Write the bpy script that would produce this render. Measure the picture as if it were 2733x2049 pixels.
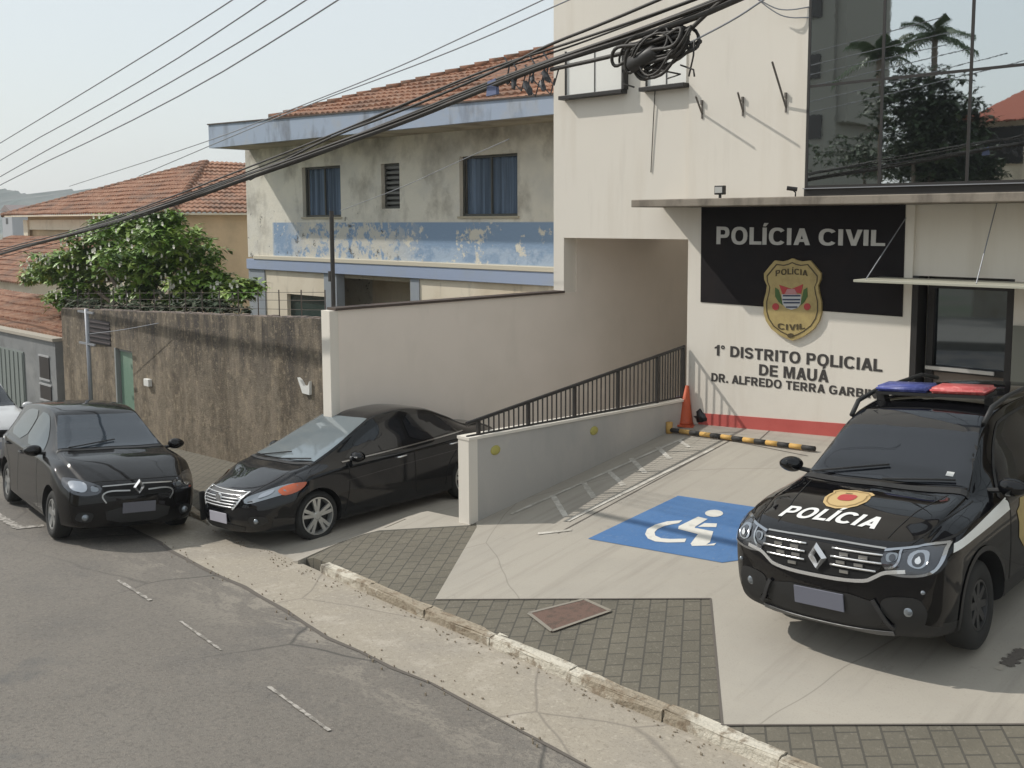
import bpy, bmesh, math, random
from mathutils import Vector, Matrix, Euler
from mathutils.bvhtree import BVHTree
random.seed(7)
PI=math.pi
for o in list(bpy.data.objects): bpy.data.objects.remove(o)
SC=bpy.context.scene; COL=SC.collection

# ---------------------------------------------------------------- camera
# axes: X runs along the police station front, Y into the lot, Z up; the camera stands at the origin, 3 m above the street
FPX,PITCH,CYP,ROLL,YAW=2153.27,0.10111,692.59,-0.00428,-0.76835
E1=(math.cos(YAW),math.sin(YAW)); E2=(-math.sin(YAW),math.cos(YAW))
def _axes():
    r=Vector((E1[0],E2[0],0)); f0=Vector((E1[1],E2[1],0)); k=Vector((0,0,1))
    fw=math.cos(PITCH)*f0-math.sin(PITCH)*k; up=math.sin(PITCH)*f0+math.cos(PITCH)*k
    return math.cos(ROLL)*r+math.sin(ROLL)*up, -math.sin(ROLL)*r+math.cos(ROLL)*up, fw
CR,CU,CF=_axes()
cd=bpy.data.cameras.new('camera'); cam=bpy.data.objects.new('camera',cd); COL.objects.link(cam)
cam.matrix_world=Matrix(((CR.x,CU.x,-CF.x,0),(CR.y,CU.y,-CF.y,0),(CR.z,CU.z,-CF.z,0),(0,0,0,1)))
cd.sensor_width=36; cd.lens=36*FPX/2212; cd.shift_y=-(829.2-CYP)/2212; cd.clip_start=.1; cd.clip_end=5000
SC.camera=cam
SC.render.resolution_x=1024; SC.render.resolution_y=768
# ---------------------------------------------------------------- light
SUN=Vector((-.66,-.337,.669)).normalized()          # towards the sun
w=bpy.data.worlds.new('World'); SC.world=w; w.use_nodes=True
nt=w.node_tree; bg=nt.nodes['Background']
sky=nt.nodes.new('ShaderNodeTexSky'); sky.sky_type='NISHITA'; sky.sun_disc=False
sky.sun_elevation=math.asin(SUN.z); sky.sun_rotation=math.atan2(SUN.x,SUN.y)
sky.air_density=1.6; sky.dust_density=2.0; sky.ozone_density=2.0; sky.altitude=600
mx=nt.nodes.new('ShaderNodeMix'); mx.data_type='RGBA'; mx.inputs[0].default_value=.80   # thin bright overcast haze over the clear sky
nt.links.new(sky.outputs[0],mx.inputs[6]); mx.inputs[7].default_value=(6.4,6.8,6.95,1)
nt.links.new(mx.outputs[2],bg.inputs[0]); bg.inputs[1].default_value=.121
sd=bpy.data.lights.new('sun','SUN'); so=bpy.data.objects.new('sun',sd); COL.objects.link(so)
sd.energy=3.2; sd.angle=math.radians(.8); sd.color=(1,.955,.885)
so.rotation_euler=SUN.to_track_quat('Z','Y').to_euler()
SC.view_settings.view_transform='Standard'; SC.view_settings.look='None'
SC.view_settings.exposure=0.06; SC.view_settings.gamma=1
SC.render.engine='CYCLES'

# ---------------------------------------------------------------- measuring helpers
def ray(x,y): return CR*((x-1106)/FPX)-CU*((y-CYP)/FPX)+CF
def atY(x,y,Y): r=ray(x,y); return r*(Y/r.y)
def atX(x,y,X): r=ray(x,y); return r*(X/r.x)
LOTP=(-4.137,.062,.119); ROADP=(-3.16,.0421,-.08)
def gr(x,y,S=LOTP): r=ray(x,y); return r*(S[0]/(r.z-S[1]*r.x-S[2]*r.y))
def yk(X): return 5.5-.1*X
def lotz(X,Y): return LOTP[0]+LOTP[1]*X+LOTP[2]*min(Y,14.5)
def roadz(X,Y): return ROADP[0]+ROADP[1]*X+ROADP[2]*max(Y,1.0)
def sst(a,b,x):
    t=max(0,min(1,(x-a)/(b-a))); return t*t*(3-2*t)
def drivez(X,Y):
    base=-4.12+.062*(X+11.3)
    z=base+.0*(Y-7)
    if Y>9.5: z-=.16*(Y-9.5)
    return z
def padz(X,Y):
    z=lotz(X,Y)
    m=sst(-12.6,-12.0,X)*(1-sst(-10.15,-9.55,X) if Y<8.35 else 1.0 if X<-8.7 else 0)
    if m>0:
        k=yk(X); d=drivez(X,Y)
        if Y<k+.8: d=roadz(X,k)+(d-roadz(X,k))*max(0,(Y-k)/.8)
        z=z*(1-m)+min(z,d)*m
    return z

# ---------------------------------------------------------------- object helpers
def setp(o,label=None,cat=None,group=None,kind=None):
    if label:o['label']=label
    if cat:o['category']=cat
    if group:o['group']=group
    if kind:o['kind']=kind
    return o
def empty(name,label,cat,group=None,loc=(0,0,0)):
    o=bpy.data.objects.new(name,None); COL.objects.link(o); o.location=loc; o.empty_display_size=.2
    return setp(o,label,cat,group)
def link(name,bm,mat,parent=None,smooth=False,fix=True):
    me=bpy.data.meshes.new(name)
    if fix: bmesh.ops.recalc_face_normals(bm,faces=bm.faces)
    bm.to_mesh(me); bm.free()
    if isinstance(mat,(list,tuple)):
        for m in mat: me.materials.append(m)
    else: me.materials.append(mat)
    if smooth:
        me.polygons.foreach_set('use_smooth',[True]*len(me.polygons))
    o=bpy.data.objects.new(name,me); COL.objects.link(o)
    if parent is not None:
        o.parent=parent
        if parent.get('_origin') is not None: pass
    return o
def recenter(o):
    # put the origin of a world-built thing at its base
    me=o.data; xs=[v.co for v in me.vertices]
    c=Vector(((min(v.x for v in xs)+max(v.x for v in xs))/2,(min(v.y for v in xs)+max(v.y for v in xs))/2,min(v.z for v in xs)))
    me.transform(Matrix.Translation(-c)); o.location=c; return o
def bx(bm,a,b,rot=None,mi=0):
    x0,x1=sorted((a[0],b[0]));y0,y1=sorted((a[1],b[1]));z0,z1=sorted((a[2],b[2]))
    vs=[bm.verts.new((x,y,z)) for x in (x0,x1) for y in (y0,y1) for z in (z0,z1)]
    fs=[]
    for q in ((0,1,3,2),(4,6,7,5),(0,4,5,1),(2,3,7,6),(0,2,6,4),(1,5,7,3)):
        f=bm.faces.new([vs[i] for i in q]); f.material_index=mi; fs.append(f)
    if rot:
        for v in vs: v.co=rot@v.co
    return vs
def box(name,a,b,mat,parent=None,bev=0,label=None):
    bm=bmesh.new(); bx(bm,a,b)
    if bev: bmesh.ops.bevel(bm,geom=list(bm.edges),offset=bev,segments=2,affect='EDGES',profile=.5)
    o=link(name,bm,mat,parent)
    if label:o['label']=label
    return o
def tube(bm,pts,r,n=8,cap=True,mi=0,rfun=None):
    pts=[Vector(p) for p in pts]; rings=[]
    prev=None
    for i,p in enumerate(pts):
        d=(pts[min(i+1,len(pts)-1)]-pts[max(i-1,0)]).normalized()
        if prev is None:
            a=d.orthogonal().normalized()
        else:
            a=(prev-d*prev.dot(d))
            a=a.normalized() if a.length>1e-6 else d.orthogonal().normalized()
        prev=a; b=d.cross(a)
        rr=rfun(i/(len(pts)-1)) if rfun else r
        rings.append([bm.verts.new(p+(a*math.cos(2*PI*k/n)+b*math.sin(2*PI*k/n))*rr) for k in range(n)])
    for A,B in zip(rings,rings[1:]):
        for k in range(n):
            f=bm.faces.new((A[k],A[(k+1)%n],B[(k+1)%n],B[k])); f.material_index=mi
    if cap:
        f=bm.faces.new(rings[0][::-1]); f.material_index=mi
        f=bm.faces.new(rings[-1]); f.material_index=mi
def prism(bm,poly,d0,d1,axis='y',mi=0):
    # poly in the two other axes, extruded along axis
    def P(p,d):
        return {'y':(p[0],d,p[1]),'z':(p[0],p[1],d),'x':(d,p[0],p[1])}[axis]
    A=[bm.verts.new(P(p,d0)) for p in poly];B=[bm.verts.new(P(p,d1)) for p in poly]
    f1=bm.faces.new(A);f2=bm.faces.new(B[::-1])
    n=len(poly)
    fs=[f1,f2]
    for i in range(n):
        fs.append(bm.faces.new((A[i],B[i],B[(i+1)%n],A[(i+1)%n])))
    for f in fs:f.material_index=mi
    return fs
def cutgrid(bm,axes,step):
    for ax in axes:
        vals=[v.co[ax] for v in bm.verts]; a=math.floor(min(vals)/step)*step; b=max(vals)
        x=a+step
        while x<b:
            co=Vector((0,0,0));co[ax]=x;no=Vector((0,0,0));no[ax]=1
            bmesh.ops.bisect_plane(bm,geom=list(bm.verts)+list(bm.edges)+list(bm.faces),plane_co=co,plane_no=no,dist=1e-6)
            x+=step
def sheet(name,poly,zf,off,step,mat,skirt=0):
    bm=bmesh.new(); bm.faces.new([bm.verts.new((p[0],p[1],0)) for p in poly]); bm.normal_update()
    bmesh.ops.triangulate(bm,faces=list(bm.faces)); cutgrid(bm,(0,1),step)
    if skirt:
        r=bmesh.ops.extrude_edge_only(bm,edges=[e for e in bm.edges if e.is_boundary])
        low=set(v for v in r['geom'] if isinstance(v,bmesh.types.BMVert))
    else: low=set()
    for v in bm.verts: v.co.z=zf(v.co.x,v.co.y)+off-(skirt if v in low else 0)
    for f in bm.faces:
        if f.normal.z<0 and abs(f.normal.z)>.5: f.normal_flip()
    bmesh.ops.recalc_face_normals(bm,faces=bm.faces)
    up=sum(f.normal.z*f.calc_area() for f in bm.faces)
    if up<0: bmesh.ops.reverse_faces(bm,faces=bm.faces)
    return link(name,bm,mat,fix=False)
def struct(o): o['kind']='structure'; return o
# ---- block lettering: bold grotesque capitals drawn as outlines
from mathutils.geometry import tessellate_polygon
def _el(cx,cy,rx,ry,a0,a1,n=18,p=2.35):
    o=[]
    for i in range(n+1):
        a=math.radians(a0+(a1-a0)*i/n); c,s=math.cos(a),math.sin(a)
        o.append((cx+rx*math.copysign(abs(c)**(2/p),c),cy+ry*math.copysign(abs(s)**(2/p),s)))
    return o
def _rib(P,t):
    L=[];R=[];n=len(P)
    for i in range(n):
        a=P[max(i-1,0)];b=P[min(i+1,n-1)]; dx,dy=b[0]-a[0],b[1]-a[1]; l=math.hypot(dx,dy) or 1
        nx,ny=-dy/l*t/2,dx/l*t/2; L.append((P[i][0]+nx,P[i][1]+ny));R.append((P[i][0]-nx,P[i][1]-ny))
    return L+R[::-1]
def glyphs():
    t=.215; h=t*.86; G={}
    G['I']=(.215,[[[(0,0),(t,0),(t,1),(0,1)]]])
    G['L']=(.62,[[[(0,0),(.62,0),(.62,h),(t,h),(t,1),(0,1)]]])
    G['E']=(.66,[[[(0,0),(.66,0),(.66,h),(t,h),(t,.41),(.61,.41),(.61,.41+h*.95),(t,.41+h*.95),(t,1-h),(.65,1-h),(.65,1),(0,1)]]])
    G['F']=(.62,[[[(0,0),(t,0),(t,.40),(.57,.40),(.57,.40+h),(t,.40+h),(t,1-h),(.62,1-h),(.62,1),(0,1)]]])
    G['T']=(.68,[[[(.34-t/2,0),(.34+t/2,0),(.34+t/2,1-h),(.68,1-h),(.68,1),(0,1),(0,1-h),(.34-t/2,1-h)]]])
    G['A']=(.80,[[[(0,0),(.225,0),(.285,.19),(.515,.19),(.575,0),(.80,0),(.515,1),(.285,1)],[(.335,.36),(.465,.36),(.40,.60)]]])
    G['V']=(.76,[[[(.27,0),(.49,0),(.76,1),(.54,1),(.38,.33),(.22,1),(0,1)]]])
    G['M']=(.92,[[[(0,0),(.20,0),(.20,.70),(.37,0),(.55,0),(.72,.70),(.72,0),(.92,0),(.92,1),(.63,1),(.46,.36),(.29,1),(0,1)]]])
    G['N']=(.78,[[[(0,0),(.205,0),(.205,.60),(.56,0),(.78,0),(.78,1),(.575,1),(.575,.40),(.22,1),(0,1)]]])
    G['O']=(.86,[[_el(.43,.5,.43,.52,0,342,20),_el(.43,.5,.43-t*.98,.52-h,0,342,20)]])
    G['C']=(.80,[[_el(.43,.5,.43,.52,38,322,22)+_el(.43,.5,.43-t,.52-h,318,42,22)]])
    G['G']=(.86,[[_el(.43,.5,.43,.52,38,300,20)+[(.83,.12),(.83,.54),(.45,.54),(.45,.37),(.63,.37),(.63,.22)]+_el(.43,.5,.43-t,.52-h,300,42,20)]])
    G['D']=(.78,[[[(0,0)]+_el(.30,.5,.48,.5,-90,90,14,2.3)+[(0,1)],[(t,h)]+_el(.30,.5,.48-t,.5-h,-90,90,14,2.3)+[(t,1-h)]]])
    def bowl(y0,y1,x,r): return _el(x,(y0+y1)/2,r,(y1-y0)/2,-90,90,10,2.4)
    G['P']=(.70,[[[(0,0),(t,0),(t,.36)]+bowl(.36,1,.42,.28)+[(0,1)],[(t,.36+h)]+bowl(.36+h,1-h,.38,.28-t+.04)+[(t,1-h)]]])
    G['R']=(.78,[[[(0,0),(t,0),(t,.39),(.30,.39),(.52,0),(.78,0),(.56,.40)]+_el(.44,.69,.29,.31,-60,90,10,2.4)+[(0,1)],[(t,.39+h*.9)]+bowl(.39+h*.9,1-h,.40,.29-t+.04)+[(t,1-h)]]])
    G['B']=(.74,[[[(0,0)]+_el(.42,.28,.32,.28,-90,55,9,2.4)+_el(.42,.76,.28,.24,-40,90,9,2.4)+[(0,1)],[(t,h)]+bowl(h,.44,.38,.32-t+.04)+[(t,.44)],[(t,.60)]+bowl(.60,1-h,.38,.28-t+.04)+[(t,1-h)]]])
    G['U']=(.76,[[[(0,1),(0,.36)]+_el(.38,.36,.38,.375,180,360,16,2.2)[1:]+[(.76,1),(.76-t,1),(.76-t,.36)]+_el(.38,.36,.38-t,.375-h,360,180,14,2.2)[1:]+[(t,1)]]])
    S=[(.64,.76)]+_el(.36,.725,.255,.185,25,180,10,2)+[(.13,.62),(.24,.54),(.38,.495),(.52,.44),(.60,.36)]+_el(.36,.275,.255,.19,15,-90,8,2)+_el(.35,.275,.25,.19,-95,-170,8,2)
    G['S']=(.72,[[_rib(S,t*.92)]])
    G['1']=(.44,[[[(.20,0),(.42,0),(.42,1),(.25,1),(.17,.86),(0,.78),(0,.62),(.20,.69)]]])
    G['º']=(.34,[[_el(.16,.82,.16,.18,0,330,12),_el(.16,.82,.07,.08,0,330,12)]])
    G['.']=(.215,[[[(0,0),(t,0),(t,t),(0,t)]]])
    ac=lambda cx:[[(cx-.08,1.07),(cx+.06,1.07),(cx+.20,1.27),(cx-.02,1.27)]]
    G['Í']=(.215,G['I'][1]+[ac(.10)]); G['Á']=(.80,G['A'][1]+[ac(.38)])
    return G
GLY=glyphs()
def text_mesh(s,bold=0,italic=0,ext=0):
    bm=bmesh.new(); x=0; x1=0
    for ch in s:
        if ch==' ': x+=.36; continue
        w_,shapes=GLY[ch]
        for loops in shapes:
            flat=[p for l in loops for p in l]
            tris=tessellate_polygon([[Vector((p[0],p[1],0)) for p in l] for l in loops])
            vs=[bm.verts.new((x+p[0]+italic*p[1],p[1],0)) for p in flat]
            for t_ in tris:
                if len(set(t_))==3:
                    try: bm.faces.new([vs[i] for i in t_])
                    except ValueError: pass
        x1=x+w_; x+=w_+.115-(.06 if ch in 'AVL' else 0)
    me=bpy.data.meshes.new('lettering'); bm.normal_update()
    for f in bm.faces:
        if f.normal.z<0: f.normal_flip()
    bm.to_mesh(me); bm.free()
    return me,(0,x1,0,1.0)

# ---------------------------------------------------------------- materials
MATS={}
def pm(name,col,rough=.7,layers=(),bump=None,metal=0,coat=0,spec=.5,extra=None,emit=0,alpha=1):
    if name in MATS: return MATS[name]
    m=bpy.data.materials.new(name); m.use_nodes=True; MATS[name]=m
    N=m.node_tree.nodes; L=m.node_tree.links; b=N['Principled BSDF']
    b.inputs['Base Color'].default_value=(*col,1); b.inputs['Roughness'].default_value=rough
    b.inputs['Metallic'].default_value=metal; b.inputs['Coat Weight'].default_value=coat
    b.inputs['Specular IOR Level'].default_value=spec; b.inputs['Coat Roughness'].default_value=.03
    tc=None
    if layers or bump or extra: tc=N.new('ShaderNodeTexCoord')
    cur=None
    def noise(s,st=(1,1,1),det=5,rot=0,rough_=.6,dist=0):
        mp=N.new('ShaderNodeMapping'); mp.inputs['Scale'].default_value=st; mp.inputs['Rotation'].default_value=(0,0,rot)
        L.new(tc.outputs['Object'],mp.inputs[0])
        n=N.new('ShaderNodeTexNoise'); n.inputs['Scale'].default_value=s; n.inputs['Detail'].default_value=det
        n.inputs['Roughness'].default_value=rough_; n.inputs['Distortion'].default_value=dist
        L.new(mp.outputs[0],n.inputs[0]); return n.outputs[0]
    def ramp(v,lo,hi):
        r=N.new('ShaderNodeMapRange'); r.inputs['From Min'].default_value=lo; r.inputs['From Max'].default_value=hi
        L.new(v,r.inputs[0]); return r.outputs[0]
    def mul(a,c):
        q=N.new('ShaderNodeMath'); q.operation='MULTIPLY'; q.use_clamp=True
        for i,v in enumerate((a,c)):
            if isinstance(v,(int,float)): q.inputs[i].default_value=v
            else: L.new(v,q.inputs[i])
        return q.outputs[0]
    def axisval(ax,rot=0):
        mp=N.new('ShaderNodeMapping'); mp.inputs['Rotation'].default_value=(0,0,rot); L.new(tc.outputs['Object'],mp.inputs[0])
        s=N.new('ShaderNodeSeparateXYZ'); L.new(mp.outputs[0],s.inputs[0]); return s.outputs[ax]
    def mix(f,a,c):
        q=N.new('ShaderNodeMix'); q.data_type='RGBA'
        L.new(f,q.inputs[0])
        for i,v in ((6,a),(7,c)):
            if isinstance(v,tuple): q.inputs[i].default_value=(*v,1)
            else: L.new(v,q.inputs[i])
        return q.outputs[2]
    cur=tuple(col)
    for l in layers:
        k=l.get('k','noise')
        if k=='noise': f=ramp(noise(l['s'],l.get('st',(1,1,1)),l.get('det',5),l.get('rot',0),l.get('r',.6),l.get('dist',0)),l['lo'],l['hi'])
        elif k=='vor':
            mp=N.new('ShaderNodeMapping'); mp.inputs['Scale'].default_value=l.get('st',(1,1,1)); L.new(tc.outputs['Object'],mp.inputs[0])
            dn=N.new('ShaderNodeTexNoise'); dn.inputs['Scale'].default_value=l['s']*1.7; L.new(mp.outputs[0],dn.inputs[0])
            ad=N.new('ShaderNodeMix'); ad.data_type='VECTOR'; ad.inputs[0].default_value=l.get('wob',.12); L.new(mp.outputs[0],ad.inputs[4]); L.new(dn.outputs[1],ad.inputs[5])
            v=N.new('ShaderNodeTexVoronoi'); v.feature='DISTANCE_TO_EDGE'; v.inputs['Scale'].default_value=l['s']; L.new(ad.outputs[1],v.inputs[0])
            f=ramp(v.outputs[0],l['hi'],l['lo'])
        elif k=='brick':
            mp=N.new('ShaderNodeMapping'); mp.inputs['Rotation'].default_value=(0,0,l.get('rot',0)); L.new(tc.outputs['Object'],mp.inputs[0])
            v=N.new('ShaderNodeTexBrick'); v.inputs['Scale'].default_value=1; v.inputs['Brick Width'].default_value=l['w']; v.inputs['Row Height'].default_value=l['h']
            v.inputs['Mortar Size'].default_value=l['m']; v.inputs['Mortar Smooth'].default_value=.4
            v.inputs['Color1'].default_value=(0,0,0,1);v.inputs['Color2'].default_value=(0,0,0,1);v.inputs['Mortar'].default_value=(1,1,1,1)
            L.new(mp.outputs[0],v.inputs[0]); f=v.outputs[0]
        elif k=='brickcell':
            mp=N.new('ShaderNodeMapping'); mp.inputs['Rotation'].default_value=(0,0,l.get('rot',0)); L.new(tc.outputs['Object'],mp.inputs[0])
            v=N.new('ShaderNodeTexBrick'); v.inputs['Scale'].default_value=1; v.inputs['Brick Width'].default_value=l['w']; v.inputs['Row Height'].default_value=l['h']
            v.inputs['Mortar Size'].default_value=0
            v.inputs['Color1'].default_value=(0,0,0,1);v.inputs['Color2'].default_value=(1,1,1,1)
            L.new(mp.outputs[0],v.inputs[0]); f=v.outputs[0]
        else: f=None
        for rg in l.get('rng',()):     # (axis,a,b[,rot]) soft window: 0 at a, 1 at b
            g=ramp(axisval(rg[0],rg[3] if len(rg)>3 else 0),rg[1],rg[2]); f=g if f is None else mul(f,g)
        f=mul(f,l.get('a',1.0))
        cur=mix(f,cur,tuple(l['c']))
    if not isinstance(cur,tuple): L.new(cur,b.inputs['Base Color'])
    if bump:
        bn=N.new('ShaderNodeBump'); bn.inputs['Strength'].default_value=bump[1]; bn.inputs['Distance'].default_value=bump[2] if len(bump)>2 else .01
        L.new(noise(bump[0],bump[3] if len(bump)>3 else (1,1,1),8),bn.inputs['Height']); L.new(bn.outputs[0],b.inputs['Normal'])
    return m
asphalt=pm('asphalt',(.172,.156,.135),.9,[
 dict(c=(.20,.182,.158),s=.35,lo=.4,hi=.7,a=.8),dict(c=(.11,.105,.1),s=.8,lo=.52,hi=.75,a=.7),
 dict(c=(.22,.19,.16),s=14,lo=.5,hi=.7,a=.55,det=6,r=.8),dict(c=(.085,.075,.066),s=9,lo=.52,hi=.7,a=.5,det=7,r=.85),dict(c=(.30,.27,.235),s=70,lo=.58,hi=.72,a=.6,det=3),dict(c=(.07,.068,.065),s=55,lo=.58,hi=.72,a=.5,det=3),
 dict(c=(.30,.27,.225),s=1.3,lo=.50,hi=.56,a=.8,rng=[(1,3.6,4.5,math.atan(.1))],st=(.7,1.5,1),dist=.5,det=12,r=.78),dict(c=(.10,.09,.08),s=30,lo=.52,hi=.66,a=.5,det=2),dict(c=(.23,.205,.175),s=26,lo=.56,hi=.68,a=.5,det=2),
 dict(k='vor',c=(.05,.048,.045),s=.55,lo=.0,hi=.012,a=.8,wob=.25,rng=[(1,3.0,4.3,math.atan(.1))]),
 dict(c=(.075,.08,.085),s=.9,lo=.5,hi=.62,a=.85,rng=[(0,-6.4,-7.2),(1,3.4,2.9)])],bump=(90,.5,.012))
gutterm=pm('gutter_concrete',(.35,.31,.25),.9,[
 dict(c=(.30,.27,.23),s=1.2,lo=.45,hi=.7,a=.8),dict(c=(.5,.45,.38),s=2.6,lo=.55,hi=.7,a=.6),dict(c=(.20,.17,.13),s=16,lo=.52,hi=.68,a=.6,r=.8,det=8),dict(c=(.47,.42,.34),s=22,lo=.56,hi=.68,a=.6),dict(c=(.18,.16,.13),s=45,lo=.56,hi=.70,a=.6),
 dict(k='vor',c=(.16,.14,.12),s=.45,lo=0,hi=.006,a=.6,wob=.2)],bump=(50,.4,.01))
conc=pm('lot_concrete',(.365,.335,.285),.85,[
 dict(c=(.32,.295,.255),s=.9,lo=.42,hi=.7,a=.8),dict(c=(.41,.375,.315),s=.5,lo=.5,hi=.68,a=.5),dict(c=(.36,.32,.27),s=7,lo=.55,hi=.75,a=.5,st=(.3,1.5,1),rot=.4),
 dict(c=(.24,.22,.19),s=60,lo=.57,hi=.72,a=.4),dict(c=(.20,.185,.16),s=2.4,lo=.62,hi=.72,a=.6,det=8,r=.7),dict(c=(.25,.225,.19),s=1.6,lo=.52,hi=.72,a=.55,st=(4,.25,1),det=7),dict(c=(.40,.36,.30),s=5,lo=.6,hi=.72,a=.5,r=.75,det=8),dict(k='vor',c=(.15,.135,.115),s=.33,lo=0,hi=.0022,a=.55,wob=.3)],bump=(60,.2,.006))
PAVROT=-math.radians(33)+PI/2
paver=pm('paver_stone',(.138,.124,.097),.92,[
 dict(k='brickcell',c=(.17,.152,.112),w=.19,h=.155,rot=PAVROT,a=.35),
 dict(c=(.105,.095,.073),s=1.5,lo=.45,hi=.7,a=.7),dict(c=(.21,.19,.15),s=28,lo=.55,hi=.7,a=.6),dict(c=(.09,.085,.075),s=40,lo=.58,hi=.7,a=.5),
 dict(k='brick',c=(.065,.06,.05),w=.19,h=.155,m=.010,rot=PAVROT,a=.85)],bump=(45,.5,.012))
kerbm=pm('kerb_stone',(.33,.28,.21),.9,[
 dict(c=(.62,.58,.49),s=.7,lo=.47,hi=.53,a=.85,det=8,st=(1,1,1)),dict(c=(.2,.15,.1),s=9,lo=.52,hi=.62,a=.75),dict(c=(.13,.11,.09),s=2.2,lo=.6,hi=.68,a=.8)],bump=(25,.8,.03))
whitep=pm('facade_paint',(.74,.69,.61),.85,[dict(c=(.68,.64,.57),s=.35,lo=.4,hi=.7,a=.6),dict(c=(.62,.56,.47),s=1.2,lo=.5,hi=.75,a=.5,st=(2.5,2.5,.3)),dict(c=(.55,.50,.43),s=2.2,lo=.6,hi=.76,a=.28,st=(2.4,2.4,.25),det=7),dict(c=(.5,.46,.4),s=1,lo=.5,hi=.7,a=.5,rng=[(2,-2.4,-3.0)])],bump=(35,.12,.004))
wallp=pm('driveway_wall_paint',(.80,.715,.63),.85,[dict(c=(.70,.63,.545),s=.4,lo=.45,hi=.7,a=.8),dict(c=(.64,.58,.50),s=1.2,lo=.56,hi=.76,a=.4,st=(1.6,1.6,.5),det=7)],bump=(30,.12,.004))
rampm=pm('ramp_wall_paint',(.46,.44,.41),.85,[dict(c=(.33,.33,.32),s=1.1,lo=.45,hi=.72,a=.7,st=(1,1,.5)),dict(c=(.55,.52,.46),s=2,lo=.55,hi=.7,a=.4)],bump=(30,.25,.006))
dirty=pm('stained_render',(.25,.205,.15),.95,[
 dict(c=(.115,.09,.062),s=1.2,lo=.42,hi=.62,a=.95,st=(1.6,1.6,.5)),
 dict(c=(.36,.29,.20),s=7,lo=.55,hi=.72,a=.7,st=(1.2,1.2,.35)),
 dict(c=(.06,.052,.046),s=2.6,lo=.36,hi=.60,a=.95,st=(2.2,2.2,.30),rng=[(2,-3.1,-1.9)]),
 dict(c=(.055,.045,.032),s=6,lo=.50,hi=.62,a=.75,r=.85,det=9),dict(c=(.36,.29,.2),s=9,lo=.54,hi=.64,a=.6,r=.8),dict(c=(.40,.33,.23),s=24,lo=.6,hi=.7,a=.6)],bump=(40,.7,.02))
redm=pm('red_paint',(.50,.10,.085),.7,[dict(c=(.42,.07,.06),s=2,lo=.5,hi=.7,a=.6)])
blackp=pm('black_sign_paint',(.010,.008,.009),.7,[dict(c=(.020,.014,.012),s=1.2,lo=.45,hi=.75,a=.8)],spec=.2)
greyl=pm('grey_lettering',(.50,.49,.46),.6); darkl=pm('dark_lettering',(.045,.04,.037),.7)
gold=pm('badge_gold',(.42,.32,.13),.55,[dict(c=(.30,.22,.09),s=6,lo=.45,hi=.65,a=.7)]); goldd=pm('badge_dark',(.07,.05,.02),.6)
canm=pm('canopy_concrete',(.27,.235,.19),.9,[dict(c=(.12,.1,.08),s=3,lo=.45,hi=.65,a=.8,st=(1,1,.4))],bump=(30,.4,.01))
darkm=pm('dark_metal',(.035,.032,.03),.5,metal=.3)
browncap=pm('brown_flashing',(.07,.05,.04),.7)
mirrorg=pm('mirror_glass',(.68,.71,.72),.012,metal=1,bump=(.5,.012,.05))
doorg=pm('door_glass',(.16,.18,.20),.03,metal=1)
glassd=pm('window_glass',(.05,.07,.09),.08,spec=.8)
curtain=pm('blue_curtain',(.16,.22,.31),.8,[dict(c=(.05,.075,.11),s=9,lo=.4,hi=.6,a=.9,st=(1,1,.02))])
tilem=pm('terracotta',(.33,.165,.10),.9,[dict(c=(.42,.25,.17),s=3.5,lo=.45,hi=.6,a=.8),dict(c=(.20,.085,.05),s=5,lo=.5,hi=.65,a=.8),dict(c=(.17,.12,.095),s=1.1,lo=.48,hi=.68,a=.75),dict(c=(.36,.30,.24),s=9,lo=.58,hi=.68,a=.6)],bump=(20,.4,.02))
ridgem=pm('ridge_tile',(.23,.11,.065),.9,[dict(c=(.1,.07,.05),s=5,lo=.45,hi=.6,a=.8)])
fascm=pm('blue_fascia',(.34,.40,.50),.85,[dict(c=(.38,.40,.43),s=2.5,lo=.5,hi=.65,a=.6),dict(c=(.14,.15,.17),s=1.8,lo=.52,hi=.68,a=.7,st=(1,1,.4))],bump=(20,.2,.01))
creamw=pm('cream_render',(.76,.68,.54),.9,[dict(c=(.52,.42,.29),s=.8,lo=.45,hi=.7,a=.6),dict(c=(.3,.26,.2),s=2.5,lo=.58,hi=.75,a=.5,st=(1.5,1.5,.4))])
ochre=pm('ochre_render',(.62,.46,.29),.9,[dict(c=(.40,.30,.19),s=.7,lo=.45,hi=.7,a=.7)])
greyw=pm('grey_render',(.22,.225,.225),.9,[dict(c=(.30,.30,.29),s=1.4,lo=.5,hi=.68,a=.6),dict(c=(.13,.13,.13),s=2,lo=.52,hi=.7,a=.5)])
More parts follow.
